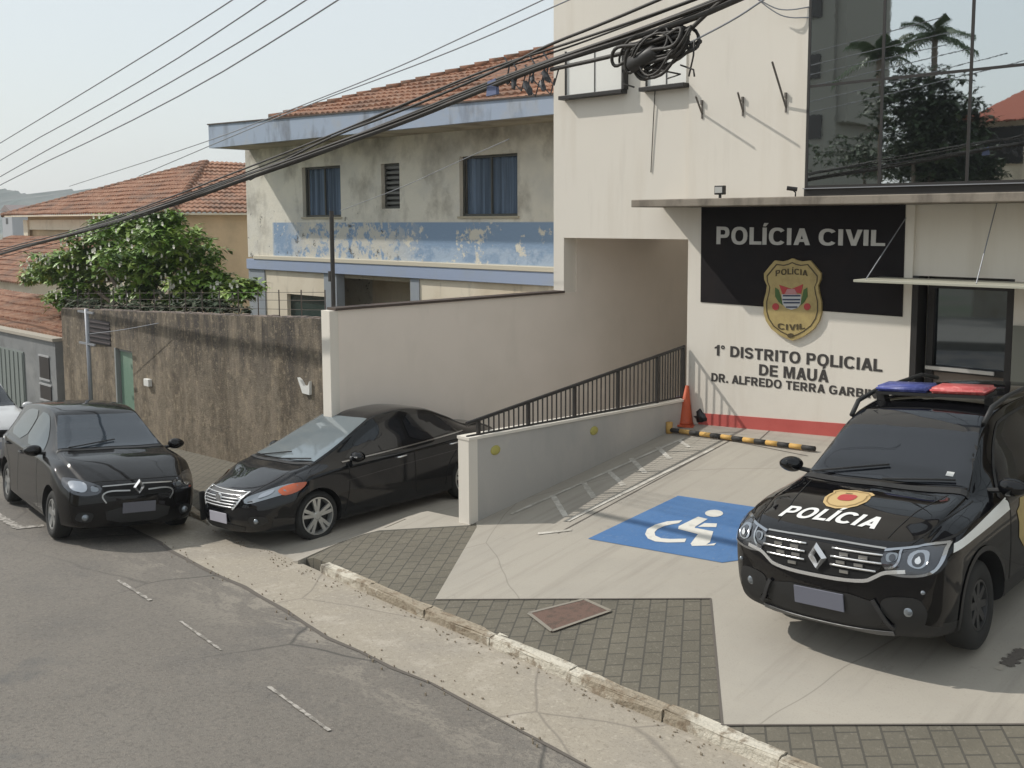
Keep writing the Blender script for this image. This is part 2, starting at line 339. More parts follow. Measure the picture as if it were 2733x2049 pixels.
housew=pm('peeling_paint',(.74,.70,.60),.9,[
 dict(c=(.60,.58,.525),s=.9,lo=.42,hi=.65,a=.8),dict(c=(.30,.27,.22),s=1.3,lo=.5,hi=.68,a=.7,st=(1,1,.7)),dict(c=(.72,.68,.58),s=4,lo=.55,hi=.7,a=.6),
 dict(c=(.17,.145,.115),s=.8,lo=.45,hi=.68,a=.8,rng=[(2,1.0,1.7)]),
 dict(k='noise',c=(.25,.35,.49),s=2.1,lo=.63,hi=.60,a=1,det=9,r=.7,st=(1.2,1.2,1),rng=[(2,-.04,-.06),(2,-.93,-.90),(0,-22.9,-22.8)]),
 dict(k='noise',c=(.42,.51,.62),s=3,lo=.40,hi=.55,a=.8,rng=[(2,-.55,-.62),(2,-.93,-.90),(0,-22.9,-22.8)]),  # paler blue below the eave's shadow line: sunlit half painted in
 dict(k='noise',c=(.68,.645,.55),s=1.25,lo=.56,hi=.58,a=1,det=10,r=.75,rng=[(2,.2,-.1)]),
 dict(k='noise',c=(.62,.59,.51),s=3.0,lo=.46,hi=.50,a=.9,det=10,r=.75,rng=[(2,.2,-.1),(0,-16.8,-18.2),(0,-22.4,-21.4)]),
 dict(k='noise',c=(.10,.095,.085),s=3.4,lo=.6,hi=.63,a=.9,det=9,r=.75,rng=[(2,.4,.0),(0,-17.3,-18)])],bump=(14,.5,.02))
beamm=pm('blue_beam_paint',(.32,.385,.52),.85,[dict(c=(.33,.38,.46),s=1.5,lo=.5,hi=.65,a=.7)])
cable=pm('cable_black',(.042,.038,.034),.6); cableg=pm('cable_grey',(.24,.25,.27),.6)
galv=pm('galvanised',(.28,.29,.31),.5,metal=.4)
greend=pm('green_door_paint',(.17,.27,.20),.6,[dict(c=(.28,.36,.28),s=2,lo=.5,hi=.7,a=.7)])
whiteo=pm('white_paint',(.75,.74,.70),.5)
faintm=pm('faint_white_marking',(.60,.57,.51),.8,[dict(c=(.36,.335,.29),s=5,lo=.42,hi=.58,a=.9,det=9,r=.8)])
roadw=pm('worn_road_paint',(.42,.39,.35),.8,[dict(c=(.17,.155,.135),s=13,lo=.44,hi=.56,a=.9)])
bluem=pm('blue_marking',(.06,.155,.34),.75,[dict(c=(.09,.19,.37),s=1.2,lo=.4,hi=.7,a=.8),dict(c=(.04,.095,.20),s=9,lo=.52,hi=.72,a=.5,det=8,r=.8),dict(c=(.28,.30,.31),s=2.5,lo=.60,hi=.72,a=.45,det=9,r=.8,st=(2,.7,1)),dict(c=(.17,.23,.32),s=22,lo=.58,hi=.7,a=.4)])
symm=pm('white_marking',(.66,.64,.58),.75,[dict(c=(.45,.44,.40),s=6,lo=.55,hi=.7,a=.6)])
yellowm=pm('yellow_paint',(.60,.36,.10),.7,[dict(c=(.4,.26,.1),s=8,lo=.5,hi=.65,a=.6)]); blk=pm('black_paint',(.03,.028,.026),.7)
yell=pm('yellow_lamp',(.42,.38,.10),.5); orange=pm('cone_orange',(.55,.10,.035),.6,[dict(c=(.35,.07,.03),s=8,lo=.5,hi=.65,a=.6)])
rustm=pm('rusty_cover',(.145,.09,.07),.9,[dict(c=(.09,.065,.05),s=14,lo=.45,hi=.65,a=.8),dict(c=(.14,.13,.10),s=3,lo=.5,hi=.6,a=.7,rng=[(0,-6.35,-6.5)])],bump=(60,.6,.01))
earth=pm('ground_soil',(.17,.15,.11),.95,[dict(c=(.1,.13,.06),s=.1,lo=.45,hi=.6,a=.8)])
groove=pm('groove',(.12,.105,.09),.95); palec=pm('pale_concrete',(.40,.36,.30),.9)
stainm=pm('slab_edge_concrete',(.24,.215,.175),.9,[dict(c=(.25,.23,.2),s=3,lo=.4,hi=.65,a=.8)])
leaf1=pm('leaf_green',(.19,.33,.055),.5,[dict(c=(.33,.42,.10),s=2.2,lo=.45,hi=.6,a=.9),dict(c=(.07,.13,.035),s=1.9,lo=.5,hi=.62,a=.9)],spec=.6)
barkm=pm('bark',(.16,.13,.10),.9)
hillm=pm('hill_vegetation',(.045,.07,.05),.95,[dict(c=(.10,.11,.09),s=.03,lo=.45,hi=.6,a=.9)])
# ================================================================ SETTING
def far_ground():
    bm=bmesh.new(); n=60
    xs=[-700+ i*24 for i in range(59)]; ys=[-500+i*24 for i in range(59)]
    xs=sorted(set(xs+list(range(-60,20,4)))); ys=sorted(set(ys+list(range(-40,60,4))))
    g=[[None]*len(ys) for _ in xs]
    for i,x in enumerate(xs):
        for j,y in enumerate(ys):
            b=min(lotz(x,y),roadz(x,y)) if -60<x<20 and -10<y<14 else -4.6+.05*max(min(x,20),-60)
            b=min(b,-4.6+.05*max(min(x,20),-60)) -.6
            g[i][j]=bm.verts.new((x,y,b))
    for i in range(len(xs)-1):
        for j in range(len(ys)-1): bm.faces.new((g[i][j],g[i+1][j],g[i+1][j+1],g[i][j+1]))
    return struct(link('ground',bm,earth))
far_ground()
# road : asphalt, concrete gutter, kerb
def yg(X): return yk(X)-.80-.05*math.sin(X*.9)-.03*math.sin(X*2.3)*1
rp=[(x,yk(x)-.02) for x in (-60,-40,-20,-10,0,12)]+[(12,-4.5),(-60,3)]
struct(sheet('road',rp,roadz,0,1.0,asphalt))
gx=[-60+i*.5 for i in range(145)]
# gutter edge from the photograph: (x,y) ground points on the road plane
GE=[(-60,yk(-60)-.72),(-15,6.1),(-12.88,5.91),(-9.85,5.60),(-7.52,5.31),(-4.27,5.06),(0,4.72),(12,3.5)]
def ge(X):
    for (a,b),(c,d) in zip(GE,GE[1:]):
        if a<=X<=c: return b+(d-b)*(X-a)/(c-a)+.03*math.sin(X*1.9)+.015*math.sin(X*5.1)
    return 4
GE2=[(g0,ge(g0)) for g0 in gx]
bm=bmesh.new()
A=[bm.verts.new((x,y,roadz(x,y)+.004)) for x,y in GE2]; B=[bm.verts.new((x,yk(x)+.03,roadz(x,yk(x))+.045)) for x,y in GE2]
for i in range(len(A)-1): bm.faces.new((A[i],A[i+1],B[i+1],B[i]))
struct(link('gutter',bm,gutterm))
bm=bmesh.new()       # dark seam between asphalt and gutter
A=[bm.verts.new((x,y-.018-.022*abs(math.sin(x*3.1))-.014*math.sin(x*13),roadz(x,y)+.008)) for x,y in GE2]; B=[bm.verts.new((x,y+.008,roadz(x,y)+.008)) for x,y in GE2]
for i in range(len(A)-1): bm.faces.new((A[i],A[i+1],B[i+1],B[i]))
struct(link('gutter_seam',bm,groove))
# kerb stones in a continuous worn row
bm=bmesh.new(); x=-30.0
while x<12:
    l=1.0+.06*random.uniform(-1,1); x2=x+l
    m=[]
    if not(-12.6<x+l/2<-9.75):
        dy=.012*random.uniform(-1,1); dz=.012*random.uniform(-1,1)
        a,b=x+.006,x2-.006
        vs=[]
        for X in (a,b):
            k=yk(X)+dy
            zt=padz(X,k+.1)+.004+dz; zb=roadz(X,k)-.1
            for (yy,zz) in ((k-.012,zb),(k+.0,zt-.015),(k+.015,zt),(k+.12,zt),(k+.12,zb)): vs.append(bm.verts.new((X,yy,zz)))
        for q in range(4): bm.faces.new((vs[q],vs[q+5],vs[q+6],vs[q+1]))
        bm.faces.new(vs[:5]);bm.faces.new(vs[5:][::-1])
    x=x2
bmesh.ops.subdivide_edges(bm,edges=list(bm.edges),cuts=3,use_grid_fill=True)
for v in bm.verts:
    v.co+=Vector((0,random.uniform(-1,1)*.008,random.uniform(-1,1)*.008))
struct(link('kerb',bm,kerbm))
# pavement (pavers everywhere, concrete pads above)
K=lambda X:(X,yk(X)+.11)
struct(sheet('pavement',[K(-60),K(-12.35),(-12.35,8.45),(-60,11.4)],padz,0,.5,paver,skirt=.3))
pp=[K(-12.6),K(-9.25),K(-6),K(-2),K(6),(6,14.4),(-11.0,14.4)]
struct(sheet('sidewalk',[K(-10.2),K(-6),K(-2),K(10),(10,12.9),(-8.74,12.9),(-8.74,8.3),(-10.2,7.7)],padz,0,.4,paver,skirt=.4))
struct(sheet('driveway',[(-12.4,yk(-12.4)-.02),(-9.78,yk(-9.78)-.02),(-9.80,yk(-9.8)+.13),tuple(gr(738,1152)[:2]),tuple(gr(1016,1136)[:2]),(-8.72,8.4),(-8.72,24),(-11.7,24),(-11.9,8.5),(-12.4,8.5)],padz,.012,.25,conc,skirt=.4))
def G(*pts): return [tuple(gr(*p)[:2]) for p in pts]
pad=G((1030,1139),(940,1295),(1535,1293),(1560,1568))
L_=[(-8.60,12.82),(-8.60,8.25)]+[pad[0],pad[1],pad[2],pad[3]]+G((2212,1566))+[(0.5,8.1),(10,12.5),(10,12.82)]
struct(sheet('parking_pad',L_,padz,.005,.4,conc))
# grooves and slab joints
def strip(bm,a,b,wd,off,zf=padz,n=24,wob=0):
    a=Vector(a[:2]);b=Vector(b[:2]);d=(b-a).normalized();p=Vector((-d.y,d.x))*wd/2; pr_=None
    for i in range(n+1):
        c=a.lerp(b,i/n); w2=p*(1+wob*random.uniform(-1,1))
        q=[bm.verts.new((*(c+w2),zf(*(c+w2))+off)),bm.verts.new((*(c-w2),zf(*(c-w2))+off))]
        if pr_: bm.faces.new((pr_[0],pr_[1],q[1],q[0]))
        pr_=q
def up(bm):
    bmesh.ops.recalc_face_normals(bm,faces=bm.faces)
    if sum(f.normal.z*f.calc_area() for f in bm.faces)<0: bmesh.ops.reverse_faces(bm,faces=bm.faces)
    return bm
bm=bmesh.new()
strip(bm,gr(1205,1153),gr(1585,948),.022,.009,wob=.3)
strip(bm,gr(1500,937),gr(1745,986),.02,.009)
strip(bm,gr(1630,960),gr(1680,915),.015,.009)
strip(bm,gr(940,1296),gr(1535,1294),.018,.009);strip(bm,gr(1535,1294),gr(1560,1568),.018,.009);strip(bm,gr(1560,1568),gr(2260,1566),.018,.009)
struct(link('slab_joints',up(bm),groove,fix=False))
bm=bmesh.new()
a=gr(2155,1448);b=gr(2260,1365);strip(bm,a,b,.05,.009,wob=.2)
struct(link('drain_edging',up(bm),palec,fix=False))
bm=bmesh.new();strip(bm,gr(2172,1440),gr(2212,1405),.10,.012,wob=.5)
setp(recenter(link('drain_grate',up(bm),groove,fix=False)),'small dark drain gap beside the front wheel of the patrol car','drain')
# worn dashes and the painted corner on the asphalt
for i,(a,b,wd) in enumerate((((255,1254),(325,1298),.04),((390,1343),(477,1405),.028),((580,1484),(712,1580),.03))):
    bm=bmesh.new(); strip(bm,gr(*a,ROADP),gr(*b,ROADP),wd,.009,zf=roadz,wob=.35)
    struct(link('road_dash',up(bm),roadw,fix=False))
bm=bmesh.new(); strip(bm,gr(-20,1105,ROADP),gr(45,1143,ROADP),.13,.009,zf=roadz,wob=.3); strip(bm,gr(40,1141,ROADP),gr(95,1136,ROADP),.13,.0095,zf=roadz,wob=.3)
struct(link('road_marking',up(bm),roadw,fix=False))
# blue disabled bay with its symbol
bay=[tuple(gr(1270,1165)[:2]),tuple(gr(1465,1072)[:2])]
e=Vector((gr(1620,1095)-gr(1465,1072))[:2]); c2=Vector(bay[1])+e*1.75
e2=Vector((gr(1590,1215)-gr(1270,1165))[:2]); c3=Vector(bay[0])+e2*1.03
bayo=sheet('disabled_bay_marking',[bay[0],bay[1],tuple(c2),tuple(gr(1640,1205)[:2]),tuple(gr(1560,1217)[:2])],padz,.010,.3,bluem); struct(bayo)
def gpoly(pts,off,name,mat,par=None):
    bm=bmesh.new(); bm.faces.new([bm.verts.new((*p,0)) for p in pts]); bm.normal_update(); bmesh.ops.triangulate(bm,faces=list(bm.faces)); cutgrid(bm,(0,1),.2)
    for v in bm.verts: v.co.z=padz(v.co.x,v.co.y)+off
    return bm
# symbol measured on the ground (pixels of the photograph turned into ground points)
def Z5(x,y): return tuple(gr(971.3+.3173*x,688+.3173*y)[:2])
sym=bmesh.new()
def addg(pts,off=.014):
    b=gpoly([Z5(*p) for p in pts],off,'',symm); me=bpy.data.meshes.new('t'); b.to_mesh(me); b.free(); sym.from_mesh(me); bpy.data.meshes.remove(me)
addg([(1800+62*math.cos(t),1333+24*math.sin(t)) for t in [i*PI/8 for i in range(16)]])                        # head
addg([(1692,1356),(1756,1372),(1672,1424),(1668,1432),(1795,1456),(1772,1530),(1745,1548),(1815,1535),(1800,1552),(1650,1556),(1640,1540),(1690,1475),(1555,1440),(1560,1420)])   # torso, seat, leg
addg([(1735,1400),(1820,1402),(1815,1427),(1690,1425)])                                                        # arm
wo=[(1585,1380),(1480,1388),(1400,1410),(1345,1440),(1330,1475),(1350,1505),(1400,1525),(1480,1532),(1600,1530)]
wi=[(1612,1506),(1500,1508),(1440,1503),(1400,1485),(1395,1462),(1415,1440),(1465,1418),(1530,1405),(1560,1400)]
addg(wo+wi)
struct(link('wheelchair_symbol',up(sym),symm,fix=False))
# grit and litter lying in the gutter
rnd=random.Random(11); bm=bmesh.new()
for i in range(300):
    X=rnd.uniform(-12,-2); Y=yk(X)-abs(rnd.gauss(0,.10))-.02 if i%3 else ge(X)+rnd.gauss(0,.07)
    s_=rnd.uniform(.003,.008); z=roadz(X,Y)+.02+(.03 if i%3 else 0)
    bx(bm,(X-s_,Y-s_*.8,z-.02),(X+s_,Y+s_*.6,z+s_*.5))
o=link('grit',bm,pm('grit_brown',(.24,.20,.15),.95)); o['kind']='stuff'
# faint hatched walkway between the ramp wall and the bay
bm=bmesh.new(); V5=lambda x,y:Vector((*Z5(x,y),0))
for i,(a,b,c_,d,wd) in enumerate(((700,1205,790,1350,.07),(905,1112,985,1225,.07),(1080,1040,1185,1140,.07),(1235,955,1330,1055,.07),(1415,878,1500,960,.07),(1560,830,1630,880,.06),(420,1335,1600,815,.05),(800,1385,1790,890,.06),(600,1470,830,1445,.06))):
    strip(bm,V5(a,b),V5(c_,d),wd,.0085+.0006*i,wob=.15)
struct(link('hatched_marking',up(bm),faintm,fix=False))
# inspection cover
mp=[gr(*q) for q in ((1142,1327),(1262,1297),(1318,1322),(1192,1366))]
bm=bmesh.new(); prism(bm,[tuple(p[:2]) for p in mp],-.02,.014,'z')
for v in bm.verts: v.co.z+=padz(v.co.x,v.co.y)
setp(recenter(link('inspection_cover',bm,rustm)),'rusty brown square inspection cover let into the grey paving by the kerb','manhole cover')
bm=bmesh.new()
for i in range(4): strip(bm,mp[i],mp[(i+1)%4],.035,.017,n=4)
fr=link('cover_frame',up(bm),stainm,fix=False); struct(fr); fr.name='cover_surround'

# ================================================================ POLICE STATION
PS=empty('police_station','white police station with concrete canopy, dark glass upper floor and black and white entrance wall','building',loc=(-8.6,12.8,-3.2))
def attach(o,par):
    # parent keeping world place
    bpy.context.view_layer.update()
    o.parent=par; o.matrix_parent_inverse=par.matrix_world.inverted(); return o
FY=12.8
W_=lambda x,y:atY(x,y,FY)
xo0=W_(1218,515).x; xo1=W_(1487,515).x; zo=W_(1350,515).z; xL=W_(1196,300).x; xg=-6.72
def psbox(n,a,b,m,bev=0,label=None): return attach(box(n,a,b,m,None,bev,label),PS)
bm=bmesh.new()
bx(bm,(xL,FY,zo),(xo1,FY+.3,12)); bx(bm,(xL,FY,-1.36),(xo0,FY+.3,zo-.0005))
bx(bm,(xo1,FY-.035,.30),(xg,FY+.3,12))
bx(bm,(xo1,FY-.002,-3.6),(-5.20,FY+.3,.17))
bx(bm,(-5.20,FY+.05,-.74),(9,FY+.35,.17)); bx(bm,(-3.98,FY+.05,-3.6),(9,FY+.35,-.7405))
bx(bm,(xL,FY+.301,zo),(xo1-.001,15.3,12)); bx(bm,(xo1,FY+.301,zo),(9,26,12)); bx(bm,(xo1,FY+.36,-4.5),(9,26,zo-.001)); bx(bm,(xg,FY+.02,.30),(9,FY+.3,.42))
attach(link('wall',bm,whitep),PS)
attach(box('canopy',(-9.12,12.0,.175),(9,FY-.003,.285),canm,None,.012),PS)
# skirting
bm=bmesh.new(); pl=[(-8.40,padz(-8.4,FY)),( -5.35,padz(-5.35,FY)),(-5.35,padz(-5.35,FY)+.20),(-8.40,padz(-8.4,FY)+.18)]
prism(bm,pl,FY-.012,FY,'y'); attach(link('skirting',bm,redm),PS)
# black band
b0,b1,b2,b3=W_(1516,446),W_(1957,441),W_(1950,684),W_(1514,652)
bm=bmesh.new(); prism(bm,[(b0.x,.172),(b1.x,.172),(b2.x,b2.z),(b3.x,b3.z)],FY-.012,FY-.001,'y')
attach(link('black_band',bm,blackp),PS)
# lettering
def wall_text(s,p0,p1,hx0,hx1,mat,name='lettering',bold=.012,y=FY-.008,ratio=True):
    # p0/p1 baseline ends in pixels; hx0: cap top pixel at left
    a=W_(*p0);b=W_(*p1);h=W_(*hx0).z-a.z; h2=W_(*hx1).z-b.z
    me,bb=text_mesh(s,bold)
    cap=1.0
    words=s.split(' '); pos=0; last=None
    for k,wd in enumerate(words):
        pre=' '.join(words[:k])
        full,fb=text_mesh((pre+' ' if pre else '')+wd); me2,b2=text_mesh(wd)
        x0_=fb[1]-b2[1]; bpy.data.meshes.remove(full)
        bm=bmesh.new(); bm.from_mesh(me2); bpy.data.meshes.remove(me2)
        for v in bm.verts:
            t=(v.co.x+x0_)/bb[1]; hh=h+(h2-h)*t
            v.co=Vector((a.x+(b.x-a.x)*t,y,a.z+(b.z-a.z)*t+v.co.y/cap*hh))
        r=bmesh.ops.extrude_face_region(bm,geom=list(bm.faces))
        for v in r['geom']:
            if isinstance(v,bmesh.types.BMVert): v.co.y=y+.006
        last=attach(link(name,bm,mat),PS)
    bpy.data.meshes.remove(me)
    return last
wall_text('POLÍCIA CIVIL',(1549,527),(1913,531),(1549,489),(1913,497),greyl,bold=.03,y=FY-.02)
wall_text('1º DISTRITO POLICIAL',(1544,767),(1906,803),(1544,744),(1906,776),darkl,bold=.022)
wall_text('DE MAUÁ',(1640,810),(1790,826),(1640,786),(1790,799),darkl,bold=.022)
wall_text('DR. ALFREDO TERRA GARBIN',(1537,823),(1893,861),(1537,805),(1893,842),darkl,bold=.02)
# badge
def Bp(x,y): # pixels of the enlarged crop (2000..2250, 660..960)
    p=W_((2000+x*250/1382)*.80938,(660+y*300/1658)*.80938); return (p.x,p.z)
def mirror_poly(h): return h+[(1320-x,y) for x,y in reversed(h)]
half=[(655,160),(600,185),(520,205),(400,190),(330,270),(240,380),(245,470),(285,560),(270,660),(235,800),(235,960),(270,1080),(350,1200),(470,1290),(580,1345),(660,1370)]
out=[Bp(*q) for q in mirror_poly(half)][::-1]
BG=empty('police_shield','gold police shield with small red and green arms mounted on the entrance wall','shield sign',loc=(W_(1712,650).x,FY-.05,W_(1712,735).z))
def bgo(n,polys,y0,y1,mat,lab=None):
    bm=bmesh.new()
    for p in polys: prism(bm,p,y0,y1,'y')
    o=attach(link(n,bm,mat),BG)
    if lab:o['label']=lab
    return o
bgo('plate',[out],FY-.05,FY-.004,gold)
cx_,cz_=Bp(655,760); inn=[(cx_+(x-cx_)*.90,cz_+(z-cz_)*.91) for x,z in out]; inn2=[(cx_+(x-cx_)*.86,cz_+(z-cz_)*.88) for x,z in out]
bm=bmesh.new(); n=len(inn)
for i in range(n):
    j=(i+1)%n; f=[bm.verts.new((inn[i][0],FY-.053,inn[i][1])),bm.verts.new((inn[j][0],FY-.053,inn[j][1])),bm.verts.new((inn2[j][0],FY-.053,inn2[j][1])),bm.verts.new((inn2[i][0],FY-.053,inn2[i][1]))]; bm.faces.new(f)
attach(link('border_line',bm,goldd),BG)
redb=pm('badge_red',(.42,.05,.05),.6);greenb=pm('badge_green',(.06,.12,.03),.6);whb=pm('badge_white',(.50,.50,.50),.6);blb=pm('badge_navy',(.03,.04,.08),.6);pinkb=pm('badge_pink',(.45,.22,.22),.6)
bgo('red_crest',[[Bp(*q) for q in ((470,550),(650,610),(820,540),(790,680),(650,640),(520,690))]],FY-.058,FY-.049,redb)
bgo('emblem_figure',[[Bp(*q) for q in ((590,610),(700,610),(740,690),(550,690))]],FY-.062,FY-.049,pinkb)
bgo('wreath',[[Bp(*q) for q in ((410,590),(460,620),(500,760),(520,850),(460,800),(410,720))]],FY-.058,FY-.049,greenb); bgo('wreath',[[Bp(*q) for q in ((880,590),(830,620),(800,760),(785,850),(840,800),(885,720))]],FY-.058,FY-.049,greenb)
bgo('stripes_field',[[Bp(*q) for q in ((505,690),(795,690),(785,830),(740,890),(650,915),(570,890),(520,830))]],FY-.058,FY-.049,whb)
bgo('stripes',[[Bp(a,y),Bp(b,y),Bp(b,y+22),Bp(a,y+22)] for a,b,y in ((525,785,698),(520,780,755),(535,775,800),(570,740,865))],FY-.062,FY-.057,blb)
for x0 in (415,880): bgo('rosette',[[Bp(x0+50*math.cos(t),870+52*math.sin(t)) for t in [i*PI/5 for i in range(10)]]],FY-.058,FY-.049,redb)
bgo('medallion',[[Bp(635+50*math.cos(t),1295+35*math.sin(t)) for t in [i*PI/4 for i in range(8)]]],FY-.058,FY-.049,goldd)
def bgtext(s,x0,x1,yb,h,arc):
    me,bb=text_mesh(s,.015); bm=bmesh.new(); bm.from_mesh(me); bpy.data.meshes.remove(me)
    for v in bm.verts:
        t=(v.co.x-bb[0])/(bb[1]-bb[0]); px=x0+(x1-x0)*t; py=yb+arc*(2*t-1)**2-v.co.y*h
        q=Bp(px,py); v.co=Vector((q[0],FY-.056,q[1]))
    attach(link('lettering',bm,goldd),BG)
bgtext('POLÍCIA',415,890,395,85,28); bgtext('CIVIL',445,850,1215,85,-22)
# glass upper floor
xs=[xg+.02,W_(1908,200).x,W_(2098,200).x]; d_=xs[2]-xs[1]
while xs[-1]<9: xs.append(xs[-1]+d_)
ztr=W_(1900,172).z
zr=[.43,ztr,ztr+2.3,ztr+4.4]
for i in range(len(xs)-1):
    for j in range(3):
        bm=bmesh.new(); bx(bm,(xs[i]+.018,FY-.03,zr[j]+.018),(xs[i+1]-.018,FY-.01,zr[j+1]-.018))
        o=link('glass_pane',bm,mirrorg); 
        for v in o.data.vertices:   # each pane sits a touch out of true, as real ones do
            v.co.y+=.002*math.sin(i*2.1+j)*(v.co.x-xs[i])
        attach(o,PS)
bm=bmesh.new()
for i,x in enumerate(xs): bx(bm,(x-.018,FY-.04,.405),(x+.018,FY+.0,7.5))
for z in zr[:3]: bx(bm,(xg,FY-.036,z-.018),(9,FY-.0,z+.018))
attach(link('window_frame',bm,darkm),PS)
psbox('glazing_sill',(xg,FY-.05,.287),(9,FY-.0365,.40),darkm); psbox('sill_flashing',(xg,FY-.09,.40),(9,FY-.041,.412),galv)
bm=bmesh.new();bx(bm,(xg+.04,FY-.009,.42),(9,FY+.019,7.5));attach(link('window_backing',bm,darkm),PS)
# slim ledges with white panels for sunlit recesses, under the cables
LB=atY(1220,140,FY)
def ledge(p0,p1,ptop,post):
    a,b=W_(*p0),W_(*p1); zt=W_(p0[0],ptop).z; z=(a.z+b.z)/2
    o=box('lit_recess_panel',(a.x+.02,FY-.02,z),(b.x-.02,FY-.004,zt),pm('lit_recess_white',(.80,.79,.74),.6),None); attach(o,PS)  # white panel added in place of a sunlit white recess
    s=box('window_sill',(a.x-.05,FY-.16,z-.065),(b.x+.03,FY-.003,z-.001),darkm,None,.006); attach(s,PS)
    bm=bmesh.new(); bx(bm,(a.x,FY-.05,z),(a.x+.02,FY-.021,zt)); bx(bm,(a.x+.5*(b.x-a.x)-.006,FY-.03,z),(a.x+.5*(b.x-a.x)+.006,FY-.021,zt))
    if post: bx(bm,(b.x-.0,FY-.12,z-.0),(b.x+.05,FY-.003,zt+.05))
    attach(link('window_frame',bm,darkm),PS)
ledge((1224,208),(1352,194),112,True); ledge((1398,191),(1486,178),95,False)
# entrance: awning, frames, door glass
aw=attach(box('awning',(-5.62,12.0,-.80),(6,FY-.0,-.768),pm('awning_metal',(.42,.41,.33),.5),None,.004),PS)
bm=bmesh.new()
p=atY(2155,432,FY-.1); q=atY(2110,590,12.1); tube(bm,[p,(q.x,q.y,-.765)],.007)
p=atY(1957,470,FY-.05); tube(bm,[p,(-5.5,12.1,-.765)],.007)
attach(link('tie_rod',bm,galv),PS)
D=lambda x,y:atY(x,y,FY+.25)
bm=bmesh.new()
bx(bm,(-5.195,FY+.0,-3.5),(-5.12,FY+.30,-.742)); bx(bm,(-5.06,FY+.18,-3.5),(-4.98,FY+.34,-.83)); bx(bm,(-4.06,FY+.05,-3.5),(-3.985,FY+.30,-.742)); bx(bm,(-4.98,FY+.18,-.90),(-4.06,FY+.34,-.742))
bx(bm,(-4.98,FY+.2,-1.98),(-4.06,FY+.33,-1.90)); 
attach(link('door_frame',bm,darkm),PS)
psbox('door_glass',(-4.98,FY+.25,-1.90),(-4.06,FY+.27,-.90),doorg)
psbox('lower_panel',(-4.98,FY+.25,-3.3),(-4.06,FY+.27,-1.98),pm('door_panel',(.20,.16,.13),.6))
psbox('door_rail',(-5.05,FY+.13,-1.95),(-4.2,FY+.17,-1.905),pm('rail_steel',(.6,.58,.55),.35,metal=.6))
psbox('inner_wall',(-5.12,FY+.345,-3.6),(-4.0,FY+.35,-.7),darkm)
psbox('side_panel',(-3.97,FY+.02,-3.3),(-3.2,FY+.045,-1.3),pm('grey_cladding',(.20,.20,.17),.8))
# brackets
def bracket(pa,pt,arm,label):
    A=W_(*pa); A.y=FY-.04; t=atY(*pt,FY-.42); bm=bmesh.new()
    bx(bm,(A.x-.012,FY-.05,A.z-.07),(A.x+.012,FY-.036,A.z+.20))
    tube(bm,[A,t],.015,6); bx(bm,(A.x-.012,FY-.075,A.z+.13),(A.x+.012,FY-.0505,A.z+.20))
    return setp(recenter(link('wall_bracket',bm,pm('bracket_steel',(.13,.115,.10),.7))),label,'bracket','steel brackets on the white wall')
bracket((1520,246),(1503,208),.05,'leftmost steel bracket on the white wall above the canopy')
bracket((1608,240),(1594,200),.05,'middle steel bracket on the white wall, between two others')
o=bracket((1701,232),(1668,133),.45,'long raised steel bracket on the white wall nearest the dark glass')
# floodlight and camera on the canopy
t=empty('floodlight','small square floodlight standing on the concrete canopy','floodlight',loc=(W_(1580,400).x,12.5,.285))
p=atY(1580,403,12.5)
o=box('lamp_housing',(-.075,-.04,.06),(.075,.04,.19),darkm,t,.008); box('lens',(-.06,-.047,.085),(.06,-.041,.17),pm('lens_grey',(.45,.45,.43),.3),t); box('bracket',(-.012,-.02,0),(.012,.02,.059),darkm,t)
t=empty('security_camera','small dark camera on the canopy at the foot of the dark glass corner','camera',loc=(W_(1737,400).x-.02,12.6,.285))
bm=bmesh.new(); tube(bm,[(0,0,0),(.0,0,.07),(-.03,-.02,.1)],.01,6); link('arm',bm,darkm,t)
bm=bmesh.new(); tube(bm,[(.02,.01,.11),(-.10,-.06,.13)],.03,10); link('camera_body',bm,darkm,t)
# hanging cable ends on facade
def cab(pts,r,mat,name,label,cat,group=None,n=6,plane=None,ret=False):
    bm=bmesh.new(); 
    P=[Vector(p) for p in pts]
    # smooth
    for _ in range(2):
        Q=[P[0]]
        for a,b in zip(P,P[1:]): Q+= [a.lerp(b,.25),a.lerp(b,.75)]
        P=Q+[P[-1]]
    tube(bm,P,r,n); o=link(name,bm,mat,smooth=True)
    return setp(recenter(o),label,cat,group)
cab([W_(1418,185)+Vector((0,-.03,0)),W_(1413,260)+Vector((0,-.02,0)),W_(1407,372)+Vector((0,-.012,0))],.007,cable,'hanging_cable','thin black cable end hanging straight down the white wall below the right ledge','cable')
cab([W_(1642,-10)+Vector((0,-.3,0)),W_(1680,25)+Vector((0,-.2,0)),W_(1710,42)+Vector((0,-.15,0)),W_(1752,38)+Vector((0,-.03,0))],.009,cableg,'looping_cable','lower grey cable looping over the white wall into the glass corner','cable')
cab([W_(1640,-10)+Vector((0,-.3,0)),W_(1685,22)+Vector((0,-.2,0)),W_(1715,26)+Vector((0,-.15,0)),W_(1752,15)+Vector((0,-.03,0))],.009,cableg,'looping_cable','upper grey cable looping over the white wall into the glass corner','cable')
